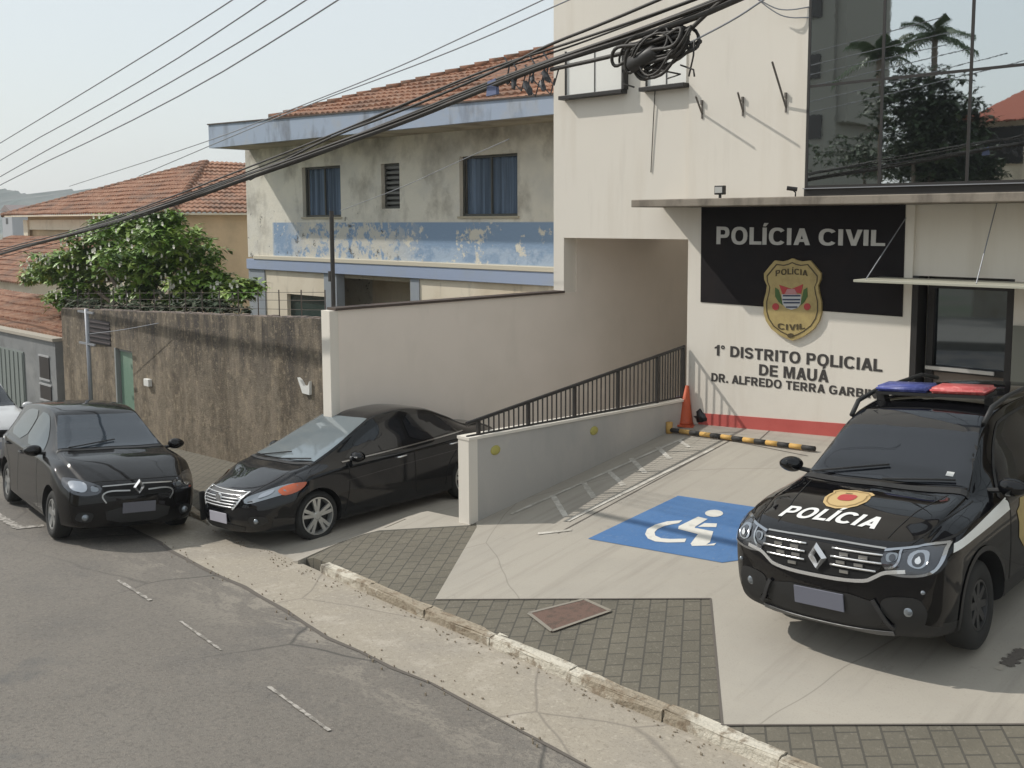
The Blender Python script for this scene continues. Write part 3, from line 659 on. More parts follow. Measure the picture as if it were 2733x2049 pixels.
# ================================================================ DRIVEWAY WALLS AND RAILING
def at(o,par): return attach(o,par)
Pw=atY(727,690,8.4); Qw=Vector((xo0,FY,0)); Pw.z=0
dw=(Qw-Pw).normalized(); nrm=Vector((-dw.y,dw.x,0))
def Wp(d,s,z): q=Pw+dw*d+nrm*s; return (q.x,q.y,z)
DW=empty('driveway_wall','tall plain beige wall along the left side of the driveway, with a brown capping','wall',loc=Wp(0,.12,-4.1))
LW=(Qw-Pw).length; zt0,zt1=atY(703,668,8.4).z, W_(1218,632).z
bm=bmesh.new()
def quadprism(bm,d0,d1,s0,s1,za0,za1,zb0,zb1):
    vs=[bm.verts.new(Wp(d,s,z)) for d,z0,z1 in ((d0,za0,za1),(d1,zb0,zb1)) for s in (s0,s1) for z in (z0,z1)]
    for q in ((0,1,3,2),(4,6,7,5),(0,4,5,1),(2,3,7,6),(0,2,6,4),(1,5,7,3)): bm.faces.new([vs[i] for i in q])
quadprism(bm,.02,LW+.3,0,.18,-5.2,zt0-.002,-5.2,zt1-.002); quadprism(bm,LW+.3,16,0,.18,-8,zo+.1,-8,zo+.1)
at(link('wall',bm,wallp),DW)
bm=bmesh.new(); quadprism(bm,-.03,LW,-.03,.21,zt0,zt0+.035,zt1,zt1+.035); at(link('capping',bm,browncap),DW)
bm=bmesh.new(); quadprism(bm,-.12,.02,-.01,.22,-4.4,zt0-.003,-4.4,zt0-.003); at(link('end_pillar',bm,whitep),DW)
bw=box('passage_back_wall',(-12.5,23.6,-8),(-8,23.8,zo-.002),wallp); setp(recenter(bw),'shaded back wall at the far end of the covered driveway under the police station','wall')
# mast on wall
mb=atY(718,660,8.6); mt=atY(717,455,8.6)
bm=bmesh.new(); tube(bm,[(mb.x,8.62,-2.0),(mb.x,8.62,mt.z)],.032,10); bx(bm,(mb.x-.05,8.6,mb.z+.35),(mb.x-.09,8.66,mb.z+.5))
o=setp(recenter(link('pipe_mast',bm,pm('mast_dark',(.05,.045,.04),.6))),'thin dark pipe mast standing at the corner of the brown stained wall and driveway wall','mast')
# ramp side wall with railing
RW=empty('ramp_wall','low grey painted wall between driveway and parking bay, white front end and two yellow lamps','wall',loc=(-8.68,8.2,-3.8))
zr0,zr1=-2.66,-2.80
bm=bmesh.new(); prism(bm,[(8.28,-4.6),(12.79,-4.6),(12.79,zr1),(8.28,zr0)],-8.74,-8.60,'x'); at(link('wall',bm,rampm),RW)
bm=bmesh.new(); bx(bm,(-8.78,8.13,-4.6),(-8.595,8.279,zr0+.01)); at(link('end_pillar',bm,whitep),RW)
bm=bmesh.new(); prism(bm,[(8.12,zr0+.0105),(12.79,zr1+.0105),(12.79,zr1+.045),(8.12,zr0+.045)],-8.79,-8.58,'x'); at(link('coping',bm,whitep),RW)
RL=empty('railing','black steel railing with thin upright bars on the low grey ramp wall','railing',loc=(-8.65,8.4,zr0))
X0=-8.65
def rp_(x,y): p=atX(x,y,X0); return p
tA,tB=rp_(1050,900),rp_(1498,741); bA,bB=rp_(1036,938),rp_(1497,853)
zt=lambda Y: tA.z+(tB.z-tA.z)*(Y-tA.y)/(tB.y-tA.y); zb=lambda Y: bA.z+(bB.z-bA.z)*(Y-bA.y)/(bB.y-bA.y)
bm=bmesh.new(); tube(bm,[(X0,8.15,zt(8.15)-.0),(X0,12.76,zt(12.76))],.024,6); at(link('top_rail',bm,darkm),RL)
bm=bmesh.new(); tube(bm,[(X0,8.15,zb(8.15)),(X0,12.76,zb(12.76))],.016,6); at(link('bottom_rail',bm,darkm),RL)
py=[8.35]+[rp_(x,880).y for x in (1141,1241,1334.6,1418.7)]+[12.74]
for y in py:
    bm=bmesh.new(); bx(bm,(X0-.02,y-.02,zr0+(zr1-zr0)*(y-8.28)/4.5+.046),(X0+.02,y+.02,zt(y))); at(link('post',bm,darkm),RL)
for a,b in zip(py,py[1:]):
    n=10
    for i in range(1,n):
        y=a+(b-a)*i/n; bm=bmesh.new(); bx(bm,(X0-.007,y-.007,zb(y)),(X0+.007,y+.007,zt(y))); at(link('bar',bm,darkm),RL)
for (x,y) in ((1070,972),(1283,930)):
    p=atX(x,y,-8.6); bm=bmesh.new()
    bmesh.ops.create_uvsphere(bm,u_segments=14,v_segments=8,radius=1)
    for v in bm.verts: v.co=Vector((-8.6+v.co.x*.03,p.y+v.co.y*.085,p.z+v.co.z*.062))
    at(link('wall_lamp',bm,yell,None,True),RW)
# yellow black wheel-stop bar
a=gr(1448,936);b=gr(1760,978)
WS=empty('wheel_stop_bar','low yellow and black striped steel bar lying across the back of the parking bay','wheel stop',loc=a)
seg=13; 
for i in range(seg):
    p0=a.lerp(b,i/seg)+Vector((0,0,.055)); p1=a.lerp(b,(i+1)/seg)+Vector((0,0,.055))
    bm=bmesh.new(); tube(bm,[p0,p1],.034,10); o=at(link('yellow_segment' if i%2 else 'black_segment',bm,yellowm if i%2 else blk,None,True),WS)
bm=bmesh.new(); tube(bm,[a+Vector((-.02,-.0,0)),a+Vector((-.02,0,.17))],.05,10); at(link('end_post',bm,yellowm,None,True),WS)
# cones
def cone(p,h,label,tilt=0):
    t=empty('traffic_cone',label,'traffic cone','orange cones at the wall end',loc=p); t.rotation_euler=(0,tilt,.3)
    bm=bmesh.new(); pr=[(.135,.03),(.12,.06),(.075,h*.5),(.028,h),(.0,h)]
    rings=[[bm.verts.new((r*math.cos(2*PI*k/18),r*math.sin(2*PI*k/18),z)) for k in range(18)] for r,z in pr[:-1]]
    for A,B in zip(rings,rings[1:]):
        for k in range(18): bm.faces.new((A[k],A[(k+1)%18],B[(k+1)%18],B[k]))
    bm.faces.new(rings[-1]); bm.faces.new(rings[0][::-1]); link('cone_body',bm,orange,t,True)
    box('base',(-.18,-.18,0),(.18,.18,.03),orange,t,.008)
c0=gr(1470,912)+Vector((.16,0,0)); c1=gr(1472,917)+Vector((-.06,-.05,0))
cone(c0+Vector((0,.15,.0)),.72,'taller orange traffic cone at the wall end behind the striped bar')
cone(c1+Vector((.12,.05,.0)),.62,'shorter orange traffic cone nearest the striped bar',.05)
# black rubbish bag
bm=bmesh.new(); bmesh.ops.create_icosphere(bm,subdivisions=3,radius=1)
p=gr(1518,915)+Vector((0,.1,0))
for v in bm.verts:
    k=1+.12*math.sin(v.co.x*7+v.co.y*5)+.08*math.sin(v.co.z*11+v.co.x*9)
    v.co=Vector((v.co.x*.24*k,v.co.y*.2*k,max(0,(v.co.z+.8))*.14*k))+p
setp(recenter(link('rubbish_bag',bm,pm('black_plastic',(.015,.015,.017),.35),None,True)),'black rubbish bag on the ground by the red skirting beside the cones','bag')
p=gr(1448,905); 
bm=bmesh.new(); prism(bm,[(.0,.0),(.28,0),(.25,.3),(.03,.3)],0,.16,'y')
for v in bm.verts: v.co=v.co+p+Vector((-.18,.35,0))
setp(recenter(link('crate',bm,pm('grey_plastic',(.12,.11,.14),.6))),'small dark plastic crate against the grey ramp wall behind the cones','crate')

# ================================================================ STAINED STREET WALL
yw=lambda X: 8.42+.045*(X+12)*-1
SWE=empty('street_wall','old brown stained rendered wall along the pavement with wire on top','wall',loc=(-16.5,8.6,-4.1))
xw1=atY(703,700,8.45).x+.02; xw0=atY(124,700,8.8).x
dl=atY(248,800,8.75).x; dr=atY(290,800,8.75).x
zw=lambda X: atY(690,686,8.5).z+(X-xw1)*.048
def wallbox(bm,xa,xb,za=None):
    n=max(1,int(abs(xb-xa)/.5))
    for i in range(n):
        a=xa+(xb-xa)*i/n; b=xa+(xb-xa)*(i+1)/n
        vs=[]
        for X in (a,b):
            for y in (yw(X),yw(X)+.18):
                for z in ((lotz(X,8.5)-.5) if za is None else za(X), zw(X)): vs.append(bm.verts.new((X,y,z)))
        for q in ((0,4,5,1),(2,3,7,6),(0,2,6,4),(1,5,7,3)): bm.faces.new([vs[k] for k in q])
        if i==0: bm.faces.new([vs[k] for k in (0,1,3,2)])
        if i==n-1: bm.faces.new([vs[k] for k in (4,6,7,5)])
zdoor=atY(270,757,8.7).z
bm=bmesh.new(); wallbox(bm,dr,xw1); wallbox(bm,xw0,dl); wallbox(bm,dl,dr,lambda X:zdoor); bmesh.ops.remove_doubles(bm,verts=list(bm.verts),dist=.0005)
at(link('wall',bm,dirty),SWE)
bm=bmesh.new()
n=70
for i in range(n):
    X=xw0+(xw1-xw0)*i/n; bx(bm,(X,yw(X)+.02,zw(X)-.02),(X+(xw1-xw0)/n*random.uniform(.8,1),yw(X)+.16,zw(X)+random.uniform(.005,.03)))
at(link('coping',bm,pm('old_coping',(.25,.20,.17),.95,[dict(c=(.1,.09,.08),s=6,lo=.45,hi=.6,a=.9)])),SWE)
bm=bmesh.new()
for i in range(16):
    X=xw0+.8+(xw1-xw0-.9)*i/15; tube(bm,[(X,yw(X)+.09,zw(X)),(X,yw(X)+.09,zw(X)+.42)],.010,5)
for h in (.12,.26,.38): tube(bm,[(xw0+.8,yw(xw0)+.09,zw(xw0)+h),(xw1-.1,yw(xw1)+.09,zw(xw1)+h)],.005,4)
at(link('wire_fence',bm,pm('rusty_wire',(.12,.10,.085),.8)),SWE)
gd=box('door_leaf',(dl+.10,yw(dl)+.07,lotz(dl,8.5)-.1),(dr,yw(dl)+.11,zdoor-.002),greend); at(gd,SWE)
bm=bmesh.new(); bx(bm,(dl,yw(dl)-.01,lotz(dl,8.5)-.1),(dl+.055,yw(dl)+.1,zdoor)); bx(bm,(dl+.10,yw(dl)+.05,zdoor-.06),(dr,yw(dl)+.068,zdoor-.003)); at(link('door_frame',bm,pm('door_frame_grey',(.30,.31,.30),.7)),SWE)
bm=bmesh.new(); bx(bm,(dl+.056,yw(dl)+.12,lotz(dl,8.5)-.1),(dl+.099,yw(dl)+.14,zdoor-.01)); at(link('door_gap',bm,darkm),SWE)
p=atY(303,828,8.5); at(box('meter_box',(p.x-.10,yw(p.x)-.08,p.z-.07),(p.x+.10,yw(p.x)-.001,p.z+.07),whiteo,None,.01,'small white box beside the green door'),SWE)
p=atY(670,829,8.5); 
bm=bmesh.new(); prism(bm,[(p.x-.17,p.z+.09),(p.x-.1,p.z+.06),(p.x-.02,p.z-.02),(p.x+.1,p.z+.0),(p.x+.14,p.z+.07),(p.x+.13,p.z-.14),(p.x-.05,p.z-.13)],yw(p.x)-.05,yw(p.x)-.001,'y'); at(link('broken_box',bm,whiteo),SWE)
p0=atY(165,688,8.6);p1=atY(222,750,8.6)
bm=bmesh.new(); bx(bm,(p0.x,yw(p0.x)-.06,p1.z),(p1.x,yw(p0.x)-.002,p0.z))
at(link('grille_box',bm,pm('dark_grille',(.035,.028,.03),.7)),SWE)
bm=bmesh.new()
for i in range(5): z=p1.z+(p0.z-p1.z)*(i+.5)/5; bx(bm,(p0.x,yw(p0.x)-.08,z-.012),(p1.x,yw(p0.x)-.061,z+.012))
at(link('grille_slats',bm,pm('grille_slat',(.08,.065,.065),.7)),SWE)
# thin grey post with cross arms
PX=atY(197,866,8.3)
PO=empty('service_post','thin grey steel post with two short cross arms in front of the stained wall','post',loc=(PX.x,8.3,lotz(PX.x,8.3)))
ptop=atY(195,668,8.3).z
bm=bmesh.new(); tube(bm,[(PX.x,8.3,lotz(PX.x,8.3)-.1),(PX.x-.02,8.3,ptop)],.042,10); at(link('post',bm,galv,None,True),PO)
for y in (675,743):
    z=atY(195,y,8.3).z; bm=bmesh.new(); bx(bm,(PX.x-.38,8.27,z-.02),(PX.x+.33,8.30,z+.02)); at(link('cross_arm',bm,galv),PO)
cab([(PX.x,8.3,ptop-.5),(PX.x+1.2,8.4,ptop-.35),(PX.x+2.6,8.5,ptop-.12)],.007,cableg,'service_wire','thin wire running from the grey post along the stained wall top','wire')

# ================================================================ BLUE AND CREAM HOUSE
HY=14.6
H_=lambda x,y:atY(x,y,HY)
hx0=H_(533,450).x; hx1=-11.4
HO=empty('old_house','old two-storey house with peeling cream and blue paint, blue roof edge and terracotta tiles','house',loc=(-18,HY,-4))
def rectpx(x0,y0,x1,y1): a=H_(x0,y0);b=H_(x1,y1); return a.x,b.x,b.z,a.z
wins=[rectpx(652,362,737,468),rectpx(823,354,864,450),rectpx(992,338,1118,466)]
zbt=-.98; zroof=1.95
# upper wall as a grid of boxes around the openings
bm=bmesh.new()
xs_=sorted(set([hx0,hx1]+[v for w_ in wins for v in w_[:2]])); 
for a,b in zip(xs_,xs_[1:]):
    mid=(a+b)/2; hole=[w_ for w_ in wins if w_[0]<mid<w_[1]]
    if hole: w_=hole[0]; bx(bm,(a,HY,zbt),(b,HY+.22,w_[2])); bx(bm,(a,HY,w_[3]),(b,HY+.22,zroof))
    else: bx(bm,(a,HY,zbt),(b,HY+.22,zroof))
bx(bm,(hx0,HY+.222,-4.6),(hx0+.2,22,zroof)); bx(bm,(hx0+.2,HY+1.6,-4.6),(hx1,22,zroof-.01))
bmesh.ops.remove_doubles(bm,verts=list(bm.verts),dist=.0004)
at(link('wall',bm,housew),HO)
for k,w_ in enumerate(wins):
    fr=bmesh.new(); a,b,z0,z1=w_
    bx(fr,(a,HY+.10,z0),(a+.05,HY+.16,z1));bx(fr,(b-.05,HY+.10,z0),(b,HY+.16,z1));bx(fr,(a+.05,HY+.1,z0),(b-.05,HY+.16,z0+.05));bx(fr,(a+.05,HY+.1,z1-.05),(b-.05,HY+.16,z1))
    if k!=1: bx(fr,((a+b)/2-.02,HY+.11,z0+.05),((a+b)/2+.02,HY+.15,z1-.05))
    wf=at(link('window_frame',fr,pm('window_frame_dark',(.07,.07,.06),.6)),HO)
    if k==1:
        sl=bmesh.new()
        for i in range(8):
            z=z0+.05+(z1-z0-.1)*(i+.5)/8; vs=bx(sl,(a+.05,HY+.11,z-.008),(b-.05,HY+.17,z+.05)) 
        at(link('louvre',sl,pm('louvre_glass',(.12,.12,.11),.4)),HO); at(box('window_backing',(a,HY+.19,z0),(b,HY+.2,z1),darkm),HO)
    else:
        cu=bmesh.new(); n=40; pv=None
        for i in range(n+1):
            X=a+.05+(b-a-.1)*i/n; y=HY+.19+.02*math.sin(i*1.3)+.01*math.sin(i*2.9)
            q=[cu.verts.new((X,y,z0+.03)),cu.verts.new((X,y,z1-.03))]
            if pv: cu.faces.new((pv[0],q[0],q[1],pv[1]))
            pv=q
        at(link('curtain',cu,curtain),HO)
        at(box('window_pane',(a+.05,HY+.125,z0+.05),(b-.05,HY+.13,z1-.05),pm('thin_glass',(.12,.16,.19),.06,spec=.6)),HO) if False else None
        at(box('window_sill',(a-.05,HY-.03,z0-.045),(b+.05,HY+.1,z0-.001),pm('old_sill',(.45,.40,.30),.9)),HO)
# slab lip and blue beam
at(box('cornice',(hx0+.35,HY-.07,-1.03),(hx1,HY-.001,-.93),pm('cornice_paint',(.60,.55,.44),.9),None,.01),HO)
at(box('beam',(hx0-.02,HY-.05,-1.30),(hx1,HY+.22,-1.031),beamm,None,.008),HO)
g0=H_(727,620).x; g1=H_(886,620).x; g2=H_(905,620).x; gl=H_(700,620).x
bm=bmesh.new(); bx(bm,(g2,HY+.03,-4.6),(hx1,HY+.2,-1.301)); at(link('lower_wall',bm,creamw),HO)
wlx=H_(618,650).x; zwin=H_(640,636).z
bm=bmesh.new(); bx(bm,(H_(572,620).x,HY+.03,-4.6),(wlx,HY+.2,-1.301)); bx(bm,(wlx,HY+.03,zwin),(gl,HY+.2,-1.301)); bx(bm,(wlx,HY+.03,-4.6),(gl,HY+.2,-2.6))
at(link('lower_wall',bm,creamw),HO)
at(box('lower_window',(wlx,HY+.14,-2.6),(gl,HY+.16,zwin),pm('dark_green_glass',(.03,.05,.045),.15)),HO)
for (ca_,cb_) in ((gl,g0),(g1,g2),(hx0,H_(572,620).x-.001)): at(box('column',(ca_,HY,-4.6),(cb_,HY+.24,-1.3005),pm('grey_blue_paint',(.30,.33,.36),.85,[dict(c=(.4,.4,.38),s=2,lo=.5,hi=.7,a=.6)])),HO)
bm=bmesh.new(); bx(bm,(g0-.5,HY+1.5,-4.6),(g2+.3,HY+1.59,-1.29)); bx(bm,(g0-.6,HY+.26,-1.42),(g2+.3,HY+1.49,-1.302)); at(link('porch_wall',bm,creamw),HO)
p=H_(825,640); at(box('porch_opening',(-18.9,HY+1.44,-4),(-17.6,HY+1.495,-1.95),darkm),HO)
# roof edge
FYY=13.42; fa=atY(450,270,FYY);fb=atY(450,320,FYY);fc=atY(1195,207,FYY);fd=atY(1195,246,FYY)
zf1=(fa.z*.6+fc.z*.4); zf0=(fb.z*.6+fd.z*.4)
bm=bmesh.new()
xe=-11.42
prism(bm,[(fa.x,fb.z),(xe,fd.z),(xe,fc.z),(fa.x,fa.z)],FYY,FYY+.09,'y')
at(link('fascia',bm,fascm),HO)
bm=bmesh.new(); prism(bm,[(fa.x+.02,fb.z+.01),(xe,fd.z+.01),(xe,fd.z+.09),(fa.x+.02,fb.z+.09)],FYY+.091,22,'y'); at(link('eave_slab',bm,pm('soffit_stained',(.42,.37,.28),.9,[dict(c=(.2,.17,.13),s=1.2,lo=.45,hi=.65,a=.8)])),HO)
at(box('fascia',(fa.x,FYY+.091,fb.z+.0),(fa.x+.09,20,fa.z),fascm),HO)
bm=bmesh.new(); prism(bm,[(fa.x-.02,fa.z+.001),(xe,fc.z+.001),(xe,fc.z+.03),(fa.x-.02,fa.z+.03)],FYY-.03,FYY+.12,'y'); at(link('fascia_capping',bm,browncap),HO)
def tiled(name,o,u,v,mat,par,nu=None,pu=.21,pv=.38,clip=None):
    # o origin at eave, u along the eave, v up the slope
    o=Vector(o);u=Vector(u);v=Vector(v);nrm_=u.cross(v).normalized()
    if nrm_.z<0:nrm_=-nrm_
    Lu,Lv=u.length,v.length; NU=int(Lu/pu)*6; rows=max(2,int(Lv/pv))
    bm=bmesh.new(); ud=u/Lu
    for r in range(rows):
        A=[];B=[]
        for i in range(NU+1):
            s=Lu*i/NU; wv=abs(math.sin(PI*s/pu))*.055+.004*math.sin(s*3+r)
            jj=.012*math.sin((int(s/pu))*12.9+r*7.7)
            for (L_,t,hh) in ((A,r/rows,.045),(B,(r+1.04)/rows,0)):
                L_.append(bm.verts.new(o+ud*s+v*min(t,1)+nrm_*(wv+hh+jj)))
        Lw=[bm.verts.new(q.co-nrm_*.075+v*(.02/rows)) for q in A]
        for i in range(NU):
            bm.faces.new((A[i],A[i+1],B[i+1],B[i])); bm.faces.new((Lw[i],Lw[i+1],A[i+1],A[i]))
    if clip:
        for co,no in clip: bmesh.ops.bisect_plane(bm,geom=list(bm.verts)+list(bm.edges)+list(bm.faces),plane_co=co,plane_no=no,clear_outer=True)
    ob=link(name,bm,mat,fix=False)
    return at(ob,par)
ridge_y=18.2; zE=(fa.z+fc.z)/2
# front slope with a hip on the left
_a=atY(1185,107,ridge_y); zR=_a.z; rl=Vector((_a.x,ridge_y,zR)); rr=Vector((-11.4,ridge_y,zR))
o_=Vector((fa.x+2.8,FYY+.05,fa.z-.06)); 
hipn=(rl-o_).cross(Vector((0,0,1))).normalized()
if hipn.x>0: hipn=-hipn
tiled('roof',o_,(xe-o_.x,0,fc.z-fa.z),(0,ridge_y-FYY-.05,zR-zE),tilem,HO,clip=[(o_,hipn)])
bm=bmesh.new(); prism(bm,[(o_.x,o_.z-.05),(xe,fc.z-.02),(xe,fc.z),(o_.x,o_.z)],0,.01,'y'); bm.free()
bm=bmesh.new(); v=[bm.verts.new(c) for c in (o_+Vector((0,0,-.02)),Vector((xe,FYY+.05,fc.z-.02)),rr-Vector((0,0,.03)),rl-Vector((0,0,.03)),Vector((o_.x,22,fa.z)))]
bm.faces.new(v[:4]); bm.faces.new((v[0],v[3],v[4])); 
b2=[bm.verts.new(c) for c in (Vector((xe,23,fc.z)),)]
bm.faces.new((v[3],v[2],b2[0],v[4])); at(link('roof_underlay',bm,ridgem,fix=False),HO)
bm=bmesh.new()
def ridge(bm,a,b,r=.11,st=.36):
    a=Vector(a);b=Vector(b);n=max(2,int((b-a).length/st))
    for i in range(n):
        p=a.lerp(b,i/n);q=a.lerp(b,(i+1.05)/n); tube(bm,[p+Vector((0,0,.03)),q],r,8,rfun=lambda t:r*(1.05-.12*t))
ridge(bm,o_,rl); ridge(bm,rl,rr); at(link('ridge_tiles',bm,ridgem,None,True),HO)
# ornaments/junk by the cable at right end of the fascia handled with cables

# ================================================================ OCHRE HOUSE BEHIND THE TREE
NY=17.0
N_=lambda x,y:atY(x,y,NY)
cor=N_(392,460); lft=N_(60,470)
NH=empty('tiled_house','cream and ochre house with a large terracotta hipped roof behind the leafy tree','house',loc=(cor.x-3,NY,-5))
bm=bmesh.new(); bx(bm,(lft.x,NY,-7),(cor.x,NY+9,cor.z)); at(link('wall',bm,ochre),NH)
bm=bmesh.new(); bx(bm,(lft.x-.02,NY-.12,cor.z-.62),(cor.x+.0,NY-.001,cor.z-.2)); bx(bm,(lft.x-.02,NY-.2,-7),(lft.x+.45,NY-.121,cor.z-.2)); at(link('frieze',bm,creamw),NH)
at(box('balcony_wall',(lft.x+.5,NY-.25,-2.6),(cor.x-4.5,NY-.13,-1.7),creamw),NH)
at(box('window',(lft.x+1.6,NY-.03,-1.65),(lft.x+3.0,NY-.001,-.65),pm('shutter_grey',(.20,.21,.21),.6)),NH)
ev=.55
ez=cor.z
eL=Vector((lft.x-ev-.9,NY-ev,ez)); eR=Vector((cor.x+ev*.6,NY-ev,ez)); eB=Vector((cor.x+ev*.6,NY+9.4,ez))
apex=N_(445,350); ap=atY(447,350,NY+3.6); 
tiled('roof',eL,(eR.x-eL.x,0,0),(0,ap.y-eL.y,ap.z-ez),tilem,NH,clip=[(eR,(Vector((0,0,1)).cross(eR-ap)).normalized() if (Vector((0,0,1)).cross(eR-ap)).x>0 else -(Vector((0,0,1)).cross(eR-ap)).normalized()),
   (eL,(lambda q:q if q.x<0 else -q)((Vector((0,0,1)).cross(ap-eL)).normalized()))])
tiled('roof',eB,(0,eR.y-eB.y,0),(ap.x-eR.x,0,ap.z-ez),tilem,NH,clip=[(eR,(Vector((0,0,1)).cross(eR-ap)).normalized() if (Vector((0,0,1)).cross(eR-ap)).x<0 else -(Vector((0,0,1)).cross(eR-ap)).normalized())])
bm=bmesh.new(); ridge(bm,eR,ap); ridge(bm,eL,ap); at(link('ridge_tiles',bm,ridgem,None,True),NH)
bm=bmesh.new(); bx(bm,(eL.x,eL.y,ez-.06),(eR.x,eB.y,ez-.005)); at(link('eave_boards',bm,creamw),NH)

# ================================================================ LOW GREY BUILDING AND ROOFS AT LEFT
GY=8.9
G_=lambda x,y:atY(x,y,GY)
ga=G_(119,738);gb=G_(0,712)
GB=empty('grey_garage','low grey rendered building with two small dark windows under a terracotta roof','building',loc=(ga.x-3,GY,-5))
xe2=ga.x-.02; xw2=gb.x-8
bm=bmesh.new(); bx(bm,(xw2,GY,-7),(xe2,GY+.2,ga.z)); bx(bm,(xw2,GY+.201,-7),(xe2-.05,GY+5,ga.z-.05)); at(link('wall',bm,greyw),GB)
bm=bmesh.new(); bx(bm,(xw2,GY-.06,ga.z),(xe2+.02,GY+.25,ga.z+.07)); at(link('coping',bm,palec),GB)
for (x0,y0,x1,y1) in ((86,768,109,820),(88,829,113,866)):
    a=G_(x0,y0);b=G_(x1,y1); at(box('window',(a.x,GY-.02,b.z),(b.x,GY-.001,a.z),pm('dark_opening',(.025,.02,.02),.4)),GB)
    bm=bmesh.new(); bx(bm,(a.x-.03,GY-.03,a.z),(b.x+.03,GY-.001,a.z+.04)); bx(bm,(a.x-.03,GY-.03,b.z-.05),(b.x+.03,GY-.001,b.z)); at(link('window_surround',bm,pm('pale_grey',(.36,.36,.36),.8)),GB)
a=G_(-30,748);b=G_(52,760); at(box('gate',(a.x-2,GY-.03,-6.5),(b.x,GY-.001,b.z),pm('faded_gate',(.20,.225,.21),.7)),GB)
bm=bmesh.new()
for i in range(14): X=b.x-.05-i*.28; bx(bm,(X-.012,GY-.045,-6.5),(X+.012,GY-.031,b.z-.03))
at(link('gate_ribs',bm,pm('faded_gate_rib',(.15,.17,.16),.7)),GB)
tiled('roof',(xw2,GY+.22,ga.z+.03),(xe2-xw2,0,0),(0,2.2,.52),tilem,GB)
RH=empty('back_house','small cream house with reddish roof behind the grey garage','house',loc=(-34,13.3,-4))
R_=lambda x,y:atY(x,y,13.2)
a=R_(0,606);b=R_(70,650)
bm=bmesh.new(); bx(bm,(a.x-8,13.2,-5),(b.x,17,a.z)); at(link('wall',bm,creamw),RH)
tiled('roof',(a.x-8,12.9,a.z),(b.x-a.x+8.4,0,0),(0,3.6,1.5),tilem,RH)

# ================================================================ TREE
def leafy(name,label,cat,crown,stem,leafmat,n,size,group=None,seed=1,long=2.6):
    rnd=random.Random(seed); t=empty(name,label,cat,group,loc=stem[0])
    bm=bmesh.new()
    for (c,r,wt) in crown:
        c=Vector(c); k=int(n*wt)
        for i in range(k):
            while True:
                d=Vector((rnd.uniform(-1,1),rnd.uniform(-1,1),rnd.uniform(-1,1)))
                if .25<d.length<1: break
            d=d*(.75+.45*rnd.random()**2)
            base=c+Vector((d.x*r[0],d.y*r[1],d.z*r[2]))
            # whorl of leaves
            for q in range(rnd.randint(4,7)):
                a=rnd.uniform(0,2*PI); tilt=rnd.uniform(-.5,.7)
                dr=Vector((math.cos(a),math.sin(a),tilt)).normalized(); s=size*rnd.uniform(.6,1.25)
                sd_=dr.cross(Vector((0,0,1))).normalized()*s/long*.62
                dn=Vector((0,0,-.25*s))
                v=[bm.verts.new(base),bm.verts.new(base+dr*s*.5+sd_),bm.verts.new(base+dr*s+dn),bm.verts.new(base+dr*s*.5-sd_),bm.verts.new(base+dr*s*.5-Vector((0,0,.03*s)))]
                bm.faces.new((v[0],v[1],v[4]));bm.faces.new((v[1],v[2],v[4]));bm.faces.new((v[2],v[3],v[4]));bm.faces.new((v[3],v[0],v[4]))
    at(link('crown',bm,leafmat,fix=False),t)
    bm=bmesh.new(); tube(bm,stem,.1,8,rfun=lambda q:.13*(1-.6*q))
    top=Vector(stem[-1]); 
    for (c,r,wt) in crown[::3]:
        c=Vector(c); m=top.lerp(c,.5)+Vector((0,0,.1)); tube(bm,[Vector(stem[-2]).lerp(top,.5),m,c],.05,6,rfun=lambda q:.06*(1-.75*q))
        for j in range(4):
            e=c+Vector((rnd.uniform(-1,1)*r[0],rnd.uniform(-1,1)*r[1],rnd.uniform(-.2,.9)*r[2]))*.8; tube(bm,[m.lerp(c,.6),e],.02,5,rfun=lambda q:.025*(1-.7*q))
    at(link('trunk',bm,barkm,None,True),t)
    return t
TY=10.6
T_=lambda x,y,Y=TY:atY(x,y,Y)
s0=T_(300,760)
crown=[]
rc=random.Random(21)
for (px,py,sp) in ((300,495,1.0),(245,480,.7),(215,530,.9),(375,520,.9),(350,470,.5),(130,565,.9),(170,560,.8),(290,560,1.0),(240,590,.9),(190,610,.8),(120,600,.6),(350,590,.8),(420,560,.8),(450,600,.7),(400,610,.5),(505,628,.6),(540,615,.35),(85,585,.5),(60,600,.3),(150,640,.6),(215,648,.6),(300,632,.6),(380,640,.55),(450,645,.5),(345,545,.8)):
    c_=T_(px+rc.uniform(-8,8),py+rc.uniform(-6,6),TY+rc.uniform(-.5,.5)); crown.append((c_,(sp*rc.uniform(.8,1.2),sp*.9,sp*rc.uniform(.34,.5)),.055*sp))
leafy('leafy_tree','broad leafy green tree with pale blossoms spreading over the stained wall','tree',crown,[(s0.x,TY,-4.3),(s0.x+.1,TY,-3.2),T_(300,620)],leaf1,4600,.21,seed=4)
ga1=atY(222,605,12.4);ga2=atY(408,600,12.4)
gwl=box('garden_wall',(ga1.x,12.4,-5),(ga2.x,12.55,ga1.z),creamw); setp(recenter(gwl),'low pale cream wall glimpsed under the leafy tree behind the stained wall','wall')
